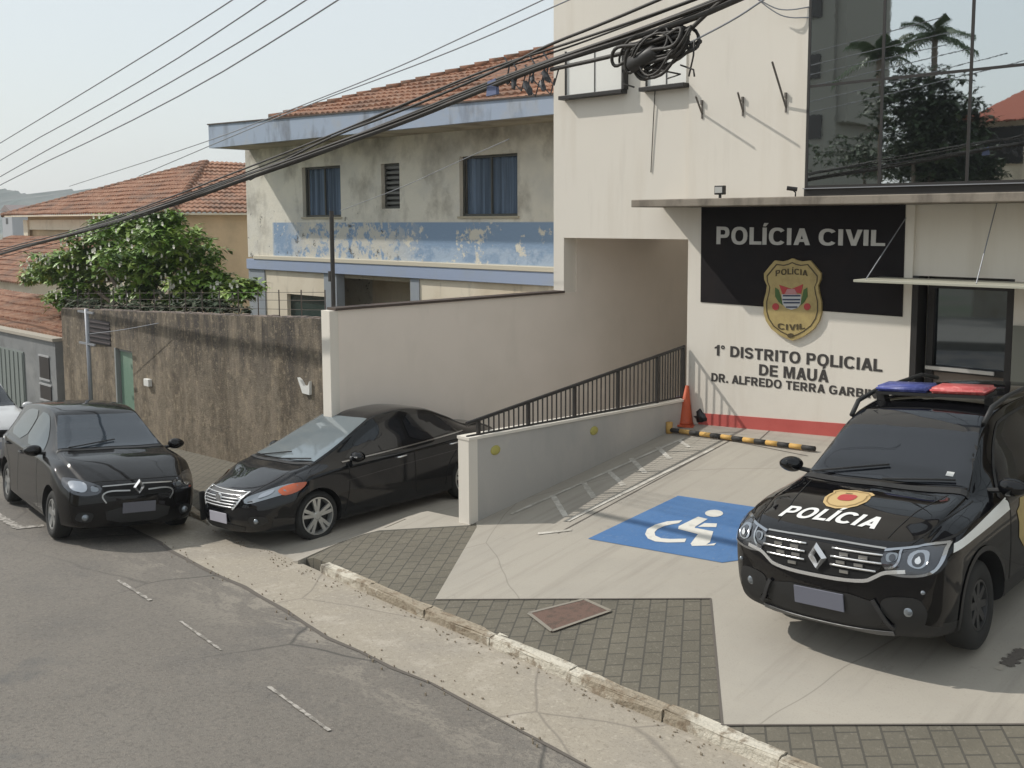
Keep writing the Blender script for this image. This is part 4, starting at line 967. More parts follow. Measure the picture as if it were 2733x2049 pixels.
# blossoms are part of the tree
tr=[o for o in COL.objects if o.name.startswith('leafy_tree')][0]
bm=bmesh.new(); rnd=random.Random(9)
for (c,r,wt) in crown:
    for i in range(12):
        d=Vector((rnd.uniform(-1,1),-rnd.uniform(.3,1),rnd.uniform(-.6,1))).normalized()*.98
        p=Vector(c)+Vector((d.x*r[0],d.y*r[1],d.z*r[2]))
        for k in range(5):
            a=k*2*PI/5; q=Vector((math.cos(a)*.05,-.03,math.sin(a)*.05)); s_=Vector((-math.sin(a)*.025,0,math.cos(a)*.025))
            bm.faces.new([bm.verts.new(p),bm.verts.new(p+q*.7+s_),bm.verts.new(p+q),bm.verts.new(p+q*.7-s_)])
at(link('blossoms',bm,pm('blossom',(.7,.68,.6),.7),fix=False),tr)
# hedge/shrubs just behind wall (dark)
hs=T_(420,655,9.4)
leafy('shrub','dark low shrub growing just behind the stained wall top','shrub',[(T_(200,665,9.3),(1.6,.3,.20),.3),(T_(330,668,9.3),(1.6,.3,.13),.3),(T_(460,664,9.3),(1.6,.3,.14),.25)],[(hs.x,9.4,-4.2),(hs.x,9.4,-3.4),T_(420,668,9.4)],pm('dark_leaf',(.035,.06,.022),.7,[dict(c=(.08,.075,.045),s=3,lo=.45,hi=.6,a=.9)]),420,.17,seed=8)
# distant hill, houses on it
bm=bmesh.new(); Y0=170
def hp(x,y,Y): return atY(x,y,Y)
prof=[(-260,430),(-120,415),(-40,400),(0,407),(30,412),(60,420),(90,425),(120,418),(170,410),(230,412),(330,425),(470,430),(560,428),(700,440)]
pr_=None; rnd=random.Random(3)
top=[]
for (a,b),(c,d) in zip(prof,prof[1:]):
    for k in range(10): t=k/10; top.append((a+(c-a)*t,b+(d-b)*t+rnd.uniform(-3,3)+2.5*math.sin(a*.3+k)))
for (x,y) in top:
    T=atY(x,y,420); q=[bm.verts.new(T),bm.verts.new((T.x,T.y-70,T.z-12+rnd.uniform(-3,3))),bm.verts.new((T.x,T.y-160,-30)),bm.verts.new((T.x,T.y+60,-30))]
    if pr_:
        for i in range(2): bm.faces.new((pr_[i],q[i],q[i+1],pr_[i+1]))
        bm.faces.new((pr_[3],q[3],q[0],pr_[0]))
    pr_=q
struct(link('hills',bm,hillm))
for i,(x,y,w_,h_,Y,lab) in enumerate(((15,470,5,4,70,'pale distant house on the slope below the hill, leftmost of two'),(42,478,6,5,78,'pale distant house on the slope below the hill, nearest the cream house'))):
    p=atY(x,y,Y); t=empty('distant_house',lab,'house','distant houses below the hill',loc=(p.x,p.y,p.z-5))
    at(box('wall',(p.x-w_/2,p.y,p.z-6),(p.x+w_/2,p.y+5,p.z+1.2),pm('distant_wall',(.42,.42,.44),.9)),t)
    bm=bmesh.new(); prism(bm,[(p.x-w_/2-.4,p.z+1.2),(p.x+w_/2+.4,p.z+1.2),(p.x,p.z+2.4)],p.y-.3,p.y+5.3,'y'); at(link('roof',bm,pm('distant_roof',(.25,.2,.19),.9)),t)
    at(box('window',(p.x-.6,p.y-.03,p.z-1.2),(p.x+.5,p.y-.001,p.z-.1),darkm),t)

# ================================================================ AERIAL CABLES (strung along the kerb)
def wp(x,y,dd=.35):
    r=ray(x,y); t=(5.5+dd)/(r.y+.1*r.x); return r*t
def wire(pts,r,mat,label,name='aerial_cable',group='cables strung along the street',dd=.35,wob=0):
    P=[wp(x,y,dd) for x,y in pts]
    return cab(P,r,mat,name,label,'cable',group)
TL=['topmost of the four thin wires crossing the sky at upper left','second from top of the four thin wires crossing the sky','third from top of the four thin wires crossing the sky','lowest of the four thin wires crossing the sky at upper left']
for lb,pts in zip(TL,(((-300,490),(0,309),(250,158),(505,0),(900,-270)),((-300,535),(0,343),(300,180),(577,0),(960,-270)),((-300,560),(0,379),(350,190),(668,0),(1050,-270)),((-300,565),(0,396),(370,222),(735,0),(1100,-250)))):
    wire(pts,.0095,cableg,lb,'overhead_wire','thin wires across the upper left sky',dd=.1)
wire(((150,402),(443,308),(620,240),(850,150),(1010,75),(1190,-8),(1500,-160)),.009,cableg,'upper of the two thin wires running up behind the roof to the station corner','overhead_wire','pair of thin wires above the old roof',dd=3.2)
wire(((300,380),(640,235),(880,148),(1050,80),(1200,12),(1500,-120)),.009,cableg,'lower of the two thin wires running up behind the roof to the station corner','overhead_wire','pair of thin wires above the old roof',dd=3.1)
# thick bundle
def bundle(offs,label,rs,pts,name='cable_bundle'):
    bm=bmesh.new(); rnd=random.Random(5)
    for k,(oy,od,r) in enumerate(offs):
        P=[wp(x,y+oy*(1+.0*x)+3*math.sin(x*.01+k*1.7),.35+od) for x,y in pts]
        for _ in range(2):
            Q=[P[0]]
            for a,b in zip(P,P[1:]): Q+=[a.lerp(b,.25),a.lerp(b,.75)]
            P=Q+[P[-1]]
        tube(bm,P,r,6)
    # lashings
    return setp(recenter(link(name,bm,cable,None,True)),label,'cable bundle','black cable bundles along the kerb')
main=[(-260,625),(0,541),(170,500),(350,443),(520,383),(700,317),(880,247),(1050,182),(1200,127),(1400,55),(1590,-18),(1850,-120)]
bundle([(0,0,.014),(4,.03,.011),(8,.06,.012),(2,-.04,.009),(12,.02,.007)],'thick black cable bundle sagging across the old house front to the top of the station',1,main)
up_=[(-260,622),(0,537),(170,494),(350,434),(520,370),(700,296),(880,220),(1050,152),(1200,104),(1400,32),(1560,-25),(1850,-140)]
bundle([(0,0,.011),(6,.03,.008)],'thinner black cable bundle just above the thickest bundle',1,up_)
wire(((540,388),(700,300),(880,235),(1100,140),(1185,96),(1300,52),(1440,-8),(1800,-160)),.013,cable,'dark cable crossing from the old roof tiles to the top of the white wall')
wire(((-260,634),(0,547),(350,450),(700,325),(880,262),(1040,195),(1180,140),(1340,90),(1500,40),(1590,0),(1800,-90)),.022,cable,'heavy black cable under the bundle running behind the coiled slack')
wire(((1190,150),(1330,120),(1480,75),(1520,35),(1560,0),(1700,-90)),.017,cable,'black cable rising steeply from the coiled slack to the top edge')
wire(((1490,92),(1590,40),(1655,-5),(1800,-100)),.007,cableg,'faint grey wire running up right from the coiled slack over the white wall')
wire(((735,455),(880,400),(960,362),(1100,300)),.006,cableg,'thin drop wire rising from the pipe mast across the old house','drop_wire','drop wires',dd=5.0)
# coiled slack with splice closure
CC=wp(1415,112)
t=empty('cable_coil','tangled coil of slack black cable with splice closure hanging below the bundles','cable coil',loc=CC)
bm=bmesh.new(); rnd=random.Random(2)
ax=(wp(1500,80)-wp(1330,140)).normalized(); upv=Vector((0,0,1)); 
for k in range(17):
    ju=upv*rnd.uniform(-.05,.06)+ax*rnd.uniform(-.08,.08); tw=rnd.uniform(-.35,.35)
    P=[];L=.29+rnd.uniform(-.10,.09); Hh=.075+rnd.uniform(-.035,.045); off=rnd.uniform(-.07,.07)
    for i in range(33):
        a=2*PI*i/32; P.append(CC+ax*(L*math.cos(a)*abs(math.cos(a))**-.25 if abs(math.cos(a))>.01 else 0)*1+ju+upv*(Hh*math.sin(a+tw)+.03*math.sin(3*a+k))+Vector((.1,1,0)).normalized()*(off+.02*math.sin(2*a)))
    tube(bm,P,.009+.006*rnd.random(),6,cap=False)
at(link('coil',bm,cable,None,True),t)
bm=bmesh.new(); P=[CC-ax*.26-upv*.04,CC+ax*.04+upv*.0]; tube(bm,[P[0],P[0].lerp(P[1],.1),P[0].lerp(P[1],.9),P[1]],.085,12,rfun=lambda q:.065 if .01<q<.99 else .04); at(link('splice_closure',bm,pm('closure_black',(.03,.028,.027),.5),None,True),t)
bm=bmesh.new()
for (p,q,m) in (((1500,85),(1488,165),(1498,120)),((1345,150),(1370,188),(1345,180)),((1395,145),(1440,170),(1470,160)),((1470,140),(1500,165),(1498,150))):
    tube(bm,[wp(*p),wp(*m),wp(*q)],.007,5)
at(link('loose_end',bm,cable,None,True),t)
# clutter of fittings on the bundle in front of the old roof end
CL=wp(1130,175); t=empty('cable_fittings','cluster of small black clamps and blue tape hanging from the bundle by the station corner','cable fittings',loc=CL)
bm=bmesh.new()
for (x,y,s) in ((1110,178,.05),(1140,190,.06),(1150,170,.04),(1172,185,.05),(1095,172,.035),(1180,165,.05)):
    c=wp(x,y); R_2=Euler((rnd.uniform(0,3),rnd.uniform(0,3),rnd.uniform(0,3))).to_matrix()
    q0=len(bm.verts); bmesh.ops.create_icosphere(bm,subdivisions=1,radius=s*.9); bm.verts.ensure_lookup_table()
    for v in bm.verts[q0:]: v.co=R_2@Vector((v.co.x*1.7,v.co.y*.7,v.co.z*.6))+c
    tube(bm,[c,c+Vector((.03,0,.12)),c+Vector((-.03,0,.2))],.008,5); tube(bm,[c,c+Vector((.09,0,-.08)),c+Vector((.14,0,.05))],.007,5)
at(link('clamp',bm,pm('clamp_dark',(.06,.06,.065),.6)),t)
c=wp(1065,192); bm=bmesh.new(); prism(bm,[(c.x-.07,c.z-.06),(c.x+.06,c.z-.05),(c.x+.05,c.z+.09),(c.x-.05,c.z+.07)],c.y-.02,c.y+.02,'y'); at(link('blue_tape',bm,pm('blue_tape',(.14,.17,.30),.6)),t)

# ================================================================ ACROSS THE STREET (seen only mirrored in the dark glass)
def refl(x,y,Yd):
    P=W_(x,y); r=ray(x,y); t=(Yd-(FY-.03))/(-r.y); return Vector((P.x+r.x*t,Yd,P.z+r.z*t))
struct(sheet('opposite_pavement',[(-60,1.0),(-20,-3),(12,-4.5),(30,-5),(30,-12),(-60,-12)],roadz,.12,3,conc,skirt=.3))
def facing_box(name,x0,x1,ytop,Yd,mat,par,zb=-6,dep=6):
    a=refl(x0,200,Yd);b=refl(x1,200,Yd);z=refl((x0+x1)/2,ytop,Yd).z
    return at(box(name,(a.x,Yd,zb),(b.x,Yd-dep,z),mat),par)
t=empty('apartment_tower','plain grey tower block across the street, mirrored in the glass front','building',loc=refl(1800,400,-22)); t.location.z=-4
facing_box('wall',1690,1902,-260,-22,pm('tower_grey',(.20,.20,.175),.9),t) if False else None
a=refl(1700,200,-22);b=refl(1806,200,-22)
at(box('wall',(a.x,-22,-6),(b.x,-28,15),pm('tower_grey',(.20,.20,.175),.9)),t)
at(box('balcony',(b.x,-22.2,refl(1850,260,-22).z),(b.x+.5,-27,15),pm('tower_grey',(.2,.2,.175),.9)),t)
for zz in (4,7,10,13): at(box('window',(a.x+1.2,-21.99,zz),(a.x+2.0,-21.9,zz+1.2),darkm),t)
t=empty('opposite_house','cream house with a red tiled roof across the street, mirrored in the glass front','house',loc=refl(2170,400,-15)); t.location.z=-4
a=refl(2105,300,-15); z0=refl(2150,262,-15).z; zt_=refl(2212,185,-15).z
bm=bmesh.new(); bx(bm,(a.x,-15,-5),(a.x+12,-22,z0)); at(link('wall',bm,creamw),t)
w0=refl(2113,262,-15);w1=refl(2205,352,-15); at(box('window',(w0.x,-14.98,w1.z),(w1.x,-14.9,w0.z-.25),darkm),t)
bm=bmesh.new(); v=[bm.verts.new(c) for c in ((a.x-.6,-14.5,z0),(a.x+12.5,-14.5,z0),(a.x+9,-18.5,z0+2.6),(a.x+3,-18.5,z0+2.6),(a.x-.6,-22.5,z0),(a.x+12.5,-22.5,z0))]
for q in ((0,1,2,3),(0,3,4),(1,5,2),(3,2,5,4),(0,4,5,1)): bm.faces.new([v[i] for i in q])
at(link('roof',bm,pm('opposite_roof',(.34,.10,.06),.9)),t)
def palm(base,top,label,seed,R=2.1):
    rnd=random.Random(seed); t=empty('palm_tree',label,'palm tree','palms across the street',loc=base)
    bm=bmesh.new(); tube(bm,[base,Vector(base).lerp(Vector(top),.5)+Vector((.15,0,0)),top],.14,8,rfun=lambda q:.17-.06*q); at(link('trunk',bm,barkm),t)
    bm=bmesh.new(); T=Vector(top)
    for k in range(18):
        a=2*PI*k/18+rnd.uniform(-.2,.2); el=rnd.uniform(-.2,1.1); L=R*rnd.uniform(.8,1.15)
        d=Vector((math.cos(a)*math.cos(el),math.sin(a)*math.cos(el),math.sin(el)))
        for i in range(16):
            s=i/15; p=T+d*L*s+Vector((0,0,-.75*R*.6*s*s)); 
            sd_=d.cross(Vector((0,0,1))).normalized()
            for sg in (-1,1):
                q=p+sd_*sg*.42*(1-.5*s)+Vector((0,0,-.28))+d*.12
                bm.faces.new([bm.verts.new(p),bm.verts.new(p+d*.09),bm.verts.new(q)])
    at(link('crown',bm,pm('palm_leaf',(.05,.085,.03),.6),fix=False),t)
c=refl(1905,120,-11); palm((c.x,c.y,-4.2),c,'palm across the street mirrored at the corner of the glass front',3,1.5)
c=refl(2020,75,-12); palm((c.x,c.y,-4.2),c,'tall palm across the street mirrored in the middle pane',4,1.4)
def bigtree(x,y,Yd,rx,rz,label,seed,n=700):
    c=refl(x,y,Yd); leafy('street_tree',label,'tree',[(c,(rx,rx*.8,rz),.5),(c+Vector((rx*.5,0,-rz*.5)),(rx*.8,rx*.7,rz*.8),.5)],[(c.x,c.y,-4.3),(c.x,c.y,-2.5),c],pm('far_leaf',(.05,.075,.035),.7),n,.30,'trees across the street',seed)
bigtree(1985,235,-11,1.9,1.7,'dark tree across the street mirrored in the middle pane',5,1700)
bigtree(1870,330,-16,2.6,1.0,'low tree across the street mirrored in the first pane',6,500)

bigtree(2010,345,-12.5,2.1,1.1,'low dark bushy tree across the street mirrored at the bottom of the middle pane',7,1500)
# ================================================================ CARS
carp=pm('black_car_paint',(.0045,.0045,.0055),.5,coat=.95,spec=0); carp2=pm('dark_brown_car_paint',(.006,.0055,.0055),.4,coat=.75,spec=.05)
carp3=pm('black_gloss_paint',(.0045,.005,.0065),.4,coat=1,spec=.06); screen2=pm('bright_windscreen',(.24,.28,.30),.06,metal=.4)  # screen2: pale base paints the sky's reflection into the glass
whcar=pm('white_car_paint',(.6,.6,.6),.3,coat=.5)
tint=pm('tinted_glass',(.012,.014,.018),.03,spec=.75); tint2=pm('windscreen_glass',(.05,.065,.075),.05,spec=1.0)
plas=pm('black_plastic_trim',(.018,.018,.018),.55); chrome=pm('chrome',(.80,.80,.80),.25,metal=.75); rubber=pm('tyre_rubber',(.02,.02,.019),.85)
alloy=pm('alloy',(.42,.42,.41),.32,metal=.8); darkalloy=pm('dark_wheel',(.035,.035,.035),.45); lamp=pm('headlamp_glass',(.22,.245,.27),.12,metal=.5,coat=1); lampd=pm('headlamp_dark',(.07,.075,.085),.1,metal=.6,coat=1)
reflx=pm('headlamp_reflector',(.46,.48,.51),.16,metal=1); amber=pm('amber_lens',(.50,.10,.03),.25,coat=.6); gap=pm('panel_gap',(.002,.002,.002),.8); platem=pm('plate_grey',(.30,.31,.36),.6)
def interp(tab,x):
    # monotone cubic through (x,v), x ascending
    xs=[t[0] for t in tab]; ys=[t[1] for t in tab]
    if x<=xs[0]:return ys[0]
    if x>=xs[-1]:return ys[-1]
    n=len(xs); d=[(ys[i+1]-ys[i])/(xs[i+1]-xs[i]) for i in range(n-1)]
    m=[d[0]]+[0 if d[i-1]*d[i]<=0 else 2*d[i-1]*d[i]/(d[i-1]+d[i]) for i in range(1,n-1)]+[d[-1]]
    i=max(k for k in range(n-1) if xs[k]<=x); h=xs[i+1]-xs[i]; t=(x-xs[i])/h
    return (2*t**3-3*t**2+1)*ys[i]+(t**3-2*t**2+t)*h*m[i]+(-2*t**3+3*t**2)*ys[i+1]+(t**3-t**2)*h*m[i+1]
def cr(P,n):
    out=[]; 
    for i in range(len(P)-1):
        p0=P[max(i-1,0)];p1=P[i];p2=P[i+1];p3=P[min(i+2,len(P)-1)]
        for k in range(n):
            t=k/n; out.append(tuple(.5*((2*b)+(-a+c)*t+(2*a-5*b+4*c-d)*t*t+(-a+3*b-3*c+d)*t**3) for a,b,c,d in zip(p0,p1,p2,p3)))
    out.append(P[-1]); return out
class Car:
    def __init__(s,S,paint,name,label,cat,loc,yaw,pitch,roll,scale=1):
        s.S=S; s.root=empty(name,label,cat); 
        s.M=Matrix.Translation(loc)@Matrix.Rotation(yaw,4,'Z')@Matrix.Rotation(pitch,4,'Y')@Matrix.Rotation(roll,4,'X')@Matrix.Scale(scale,4)
        s.root.matrix_world=s.M; s.paint=paint; s.body()
    def section(s,x):
        S=s.S; g=lambda k:interp(S[k],x)
        W=g('W');zb=g('zb');zs=g('zs');zt=g('zt');wr=g('wr');zr=g('zr')
        wb=W*S.get('shoulder',.975)
        P=[(0,zb),(W*.7,zb),(W*.93,zb+.03),(W*.985,zb+.14),(W,zb+(zs-zb)*.5),(W*.995,zs-.13),(wb,zs-.03),(wb-.045,zs+.012),
           (wr+(wb-.06-wr)*.5,zs+(zr-zs)*.5+.008*(zr-zs>.15)),(wr+.02,zr-.02),(wr-.05,zr+(zt-zr)*.55),(wr*.55,zt-.008),(0,zt)]
        return cr(P,5)
    def front(s,y,z,sg):
        S=s.S; tab=S['nose'] if sg>0 else S['tail']
        W=interp(S['W'],0 if sg>0 else S['xr']+.8)
        base=interp(tab,z); a=S['planf'] if sg>0 else S['planr']
        return base-sg*a*abs(min(1.05,abs(y)/W))**2.6
    def body(s):
        S=s.S; xf,xr=S['xf'],S['xr']; n=84
        st=[xr+(xf-xr)*i/n for i in range(n+1)]
        rings=[]
        def pos(x,y,z):
            f=sst(xf-.85,xf,x); r=1-sst(xr,xr+.7,x)
            X=x+f*(s.front(y,z,1)-xf)+r*(s.front(y,z,-1)-xr); return (X,y,z)
        def ring(x,k=1.0):
            P=s.section(x); zc=(P[0][1]+P[-1][1])/2
            return [(y*k,zc+(z-zc)*k) for y,z in P]
        R=.16
        seq=[]
        for t in (0,.25,.5,.75,.9): seq.append((xr,t,'cap'))
        for x in st:
            d=min(x-xr,xf-x); k=1
            if d<R: k=.93+.07*math.sqrt(max(0,1-((R-d)/R)**2))
            seq.append((x,k,'st'))
        for t in (.9,.75,.5,.25,0): seq.append((xf,t,'cap'))
        bm=bmesh.new(); prev=None
        for x,k,kind in seq:
            kk=k if kind=='st' else .93*k
            if kind=='cap' and k==0: kk=.02
            P=ring(x,kk)
            full=[(y,z) for y,z in P]+[(-y,z) for y,z in P[-2:0:-1]]
            vs=[bm.verts.new(pos(x,y,z)) for y,z in full]
            if prev:
                m=len(vs)
                for i in range(m): bm.faces.new((prev[i],prev[(i+1)%m],vs[(i+1)%m],vs[i]))
            else: bm.faces.new(vs[::-1])
            prev=vs
        bm.faces.new(prev)
        bmesh.ops.recalc_face_normals(bm,faces=bm.faces)
        s.bvh=BVHTree.FromBMesh(bm)
        o=link('body',bm,s.paint,None,True)
        # wheel arches
        cb=bmesh.new()
        for wx in (0,-S['wb']):
            for sg in (1,-1):
                r=S['arch']; c=[(wx+r*math.cos(t),S['wr']+.01+r*math.sin(t)) for t in [2*PI*i/40 for i in range(40)]]
                A=[cb.verts.new((p[0],sg*.52,p[1])) for p in c];B=[cb.verts.new((p[0],sg*1.2,p[1])) for p in c]
                cb.faces.new(A);cb.faces.new(B[::-1])
                for i in range(40): cb.faces.new((A[i],B[i],B[(i+1)%40],A[(i+1)%40]))
        cut=link('cutter',cb,s.paint)
        md=o.modifiers.new('b','BOOLEAN'); md.operation='DIFFERENCE'; md.object=cut; md.solver='EXACT'
        dg=bpy.context.evaluated_depsgraph_get(); me=bpy.data.meshes.new_from_object(o.evaluated_get(dg)); o.modifiers.clear(); o.data=me
        bpy.data.objects.remove(cut)
        me.materials.clear(); me.materials.append(s.paint); me.materials.append(plas)
        for p in me.polygons:
            c=p.center; p.use_smooth=True; p.material_index=0
            for wx in (0,-S['wb']):
                if abs(c.y)<interp(S['W'],wx)-.02 and math.hypot(c.x-wx,c.z-S['wr']-.01)<S['arch']+.004 and abs(p.normal.y)<.5 and c.z>.1: p.material_index=1
            if abs(c.y)<.54 and abs(p.normal.y)>.9 and c.z<.9 and abs(c.y)>.5: p.material_index=1
            if S.get('clad') and c.z<S['clad'] : p.material_index=1
        at_=me.attributes
        try: me.set_sharp_from_angle(angle=math.radians(40))
        except Exception: pass
        o.parent=s.root; s.bodyo=o
    def hit(s,mode,u,v,sg=1):
        if mode=='side': o,d=Vector((u,3*sg,v)),Vector((0,-sg,0))
        elif mode=='top': o,d=Vector((u,v,4)),Vector((0,0,-1))
        elif mode=='front': o,d=Vector((5,u,v)),Vector((-1,0,0))
        elif mode=='ws': # windscreen style: ray along a slanted direction, (u=y, v = height along slope)
            d=Vector((-1,0,-.8)).normalized(); o=Vector((0,u,0))-d*5+Vector((0,0,v))
        h=s.bvh.ray_cast(o,d)
        return (h[0],h[1]) if h[0] is not None else None
    def decal(s,name,polys,mode,mat,off=.004,step=.05,sg=1,parent=None,thick=0,label=None,me=None,inv=False):
        bm=bmesh.new()
        if me is None:
            for poly in polys:
                bm.faces.new([bm.verts.new((p[0],p[1],0)) for p in poly])
            bm.normal_update(); bmesh.ops.triangulate(bm,faces=list(bm.faces))
        else: bm.from_mesh(me)
        cutgrid(bm,(0,1),step)
        bad=[]
        for v in bm.verts:
            h=s.hit(mode,v.co.x,v.co.y,sg)
            if h is None: bad.append(v); continue
            nn=h[1]
            dv={'side':Vector((0,sg,0)),'top':Vector((0,0,1)),'front':Vector((1,0,0)),'ws':Vector((.78,0,.62))}[mode]
            if nn.dot(dv)<0: nn=-nn
            v.co=h[0]+nn*off
        if bad: bmesh.ops.delete(bm,geom=bad,context='VERTS')
        dv={'side':Vector((0,sg,0)),'top':Vector((0,0,1)),'front':Vector((1,0,0)),'ws':Vector((.78,0,.62))}[mode]
        bm.normal_update()
        for f in bm.faces:
            if f.normal.dot(dv)<0: f.normal_flip()
        if thick:
            bmesh.ops.solidify(bm,geom=list(bm.faces),thickness=-thick)
        o=link(name,bm,mat,parent or s.root,True,fix=False)
        if thick:
            try:o.data.set_sharp_from_angle(angle=math.radians(40))
            except Exception: pass
        if label:o['label']=label
        return o
    def line(s,pts,wd,mode,mat,name='panel_gap',sg=1,off=.003,parent=None,thick=0,smooth=2):
        P=[Vector(p) for p in pts]
        for _ in range(smooth):
            Q=[P[0]]
            for a,b in zip(P,P[1:]): Q+=[a.lerp(b,.25),a.lerp(b,.75)]
            P=Q+[P[-1]]
        polys=[]; L=[];R=[]
        for i,p in enumerate(P):
            d=(P[min(i+1,len(P)-1)]-P[max(i-1,0)]).normalized(); nn=Vector((-d.y,d.x))*wd/2; L.append(p+nn);R.append(p-nn)
        for i in range(len(P)-1): polys.append([L[i],R[i],R[i+1],L[i+1]])
        return s.decal(name,polys,mode,mat,off,.08,sg,parent,thick)
    def part(s,name,bm,mat,parent=None,smooth=False): return link(name,bm,mat,parent or s.root,smooth)
    def wheels(s,kind,mat,steer=0):
        S=s.S; r=S['wr']; w=.21
        for wx in (0,-S['wb']):
            for sg in (1,-1):
                Y=sg*(interp(S['W'],wx)-.035)
                rim_r=r*S.get('rimf',.66)
                M=Matrix.Translation((wx,Y,r))@Matrix.Rotation(steer if wx==0 else 0,4,'Z')@(Matrix.Rotation(PI,4,'Z') if sg<0 else Matrix.Identity(4))
                # local: +y outward, tyre from y=-w to 0
                bm=bmesh.new(); pr=[(rim_r,-w),(r*.86,-w),(r*.97,-w+.02),(r,-w+.05),(r,-.05),(r*.97,-.018),(r*.88,.002),(rim_r+.018,.002),(rim_r,-.012)]
                rings=[[bm.verts.new((q*math.cos(a),y,q*math.sin(a))) for a in [2*PI*k/48 for k in range(48)]] for q,y in pr]
                for A,B in zip(rings,rings[1:]+rings[:1]):
                    for k in range(48): bm.faces.new((A[k],A[(k+1)%48],B[(k+1)%48],B[k]))
                bm.transform(M)
                hub=bmesh.new(); 
                rings=[[hub.verts.new((q*math.cos(a),y,q*math.sin(a))) for a in [2*PI*k/32 for k in range(32)]] for q,y in ((rim_r,-w+.01),(rim_r*.98,-.10),(.06,-.085))]
                for A,B in zip(rings,rings[1:]):
                    for k in range(32): hub.faces.new((A[k],A[(k+1)%32],B[(k+1)%32],B[k]))
                hub.faces.new(rings[-1]); hub.transform(M)
                wo_=s.part('wheel',hub,plas); link('tyre',bm,rubber,wo_,True)
                bm=bmesh.new()
                rings=[[bm.verts.new((q*math.cos(a),y,q*math.sin(a))) for a in [2*PI*k/48 for k in range(48)]] for q,y in ((rim_r-.002,-.09),(rim_r-.002,-.008),(rim_r-.018,-.006),(rim_r-.028,-.05),(rim_r-.03,-.09))]
                for A,B in zip(rings,rings[1:]):
                    for k in range(48): bm.faces.new((A[k],A[(k+1)%48],B[(k+1)%48],B[k]))
                rings=[[bm.verts.new((q*math.cos(a),y,q*math.sin(a))) for a in [2*PI*k/20 for k in range(20)]] for q,y in ((.07,-.08),(.062,-.022),(.04,-.014))]
                for A,B in zip(rings,rings[1:]):
                    for k in range(20): bm.faces.new((A[k],A[(k+1)%20],B[(k+1)%20],B[k]))
                bm.faces.new(rings[-1])
                ns={'twin':10,'five':5,'steel':8,'six':6}[kind]
                for k in range(ns):
                    a=2*PI*k/ns+.2
                    if kind=='twin': a=2*PI*(k//2)/5+(.19 if k%2 else -.19)+.3
                    wd0,wd1={'twin':(.019,.024),'five':(.034,.05),'steel':(.03,.026),'six':(.025,.04)}[kind]
                    if kind=='steel': r0,r1=.05,rim_r-.02
                    r0,r1=.045,rim_r-.012
                    ca,sa=math.cos(a),math.sin(a)
                    for (ra,wa,rb,wb_) in ((r0,wd0,r1,wd1),):
                        v=[]
                        for (rr,ww,yf) in ((ra,wa,-.020),(rb,wb_,-.012)):
                            for t in (-ww,ww):
                                for y in (yf,yf-.03): v.append(bm.verts.new((rr*ca-t*sa,y,rr*sa+t*ca)))
                        for q in ((0,1,3,2),(4,6,7,5),(0,4,5,1),(2,3,7,6),(0,2,6,4),(1,5,7,3)): bm.faces.new([v[i] for i in q])
                bm.transform(M); link('rim',bm,mat,wo_)
    def mirror(s,x,y,z,mat,extra=None):
        for sg in (1,-1):
            bm=bmesh.new(); bmesh.ops.create_uvsphere(bm,u_segments=18,v_segments=12,radius=1)
            for v in bm.verts:
                c=v.co; px=c.x*.085*(1 if c.x>0 else .55); v.co=Vector((x+px-.10*abs(c.y)*0,sg*y+c.y*.115,z+c.z*.072*(1-.15*c.y*sg)))
            m=s.part('door_mirror',bm,mat,smooth=True)
            bm=bmesh.new(); tube(bm,[(x-.01,sg*(y-.22),z-.055),(x-.005,sg*(y-.05),z-.03)],.022,8); link('mirror_arm',bm,plas,m)
            bm=bmesh.new(); bmesh.ops.create_circle(bm,cap_ends=True,segments=20,radius=1)
            for v in bm.verts: v.co=Vector((x-.048,sg*y+v.co.x*.10,z+v.co.y*.06))
            link('mirror_glass',bm,mirrorg,m)
            if extra:
                bm=bmesh.new(); bx(bm,(x+.066,sg*y-.07,z+.0),(x+.082,sg*y+.07,z+.016)); link('indicator',bm,extra,m)
    def handles(s,pts,mat,sgs=(1,-1)):
        for sg in sgs:
            for (x,z) in pts:
                h=s.hit('side',x,z,sg)
                if h:
                    y=h[0].y; bm=bmesh.new(); tube(bm,[(x+.085,y-.005*sg,z-.004),(x+.06,y+.035*sg,z),(x-.06,y+.035*sg,z+.006),(x-.085,y-.005*sg,z+.004)],.011,8); s.part('door_handle',bm,mat,smooth=True)
    def wiper(s,a,b):
        pa=s.hit('top',*a);pb=s.hit('top',*b)
        if pa and pb:
            bm=bmesh.new(); n=7; P=[]
            for i in range(n):
                t=i/(n-1); h=s.hit('top',a[0]+(b[0]-a[0])*t,a[1]+(b[1]-a[1])*t); P.append(h[0]+Vector((.012,0,.022)))
            tube(bm,P,.009,5); s.part('wiper',bm,plas)
    def plate(s,y0,z,w=.40,h=.13,mat=None):
        x=max(s.hit('front',yy,z)[0].x for yy in (-w/2,0,w/2)); bm=bmesh.new(); bx(bm,(x+.004,y0-w/2,z-h/2),(x+.014,y0+w/2,z+h/2)); bmesh.ops.bevel(bm,geom=list(bm.edges),offset=.003,segments=1,affect='EDGES'); return s.part('number_plate',bm,mat or platem)
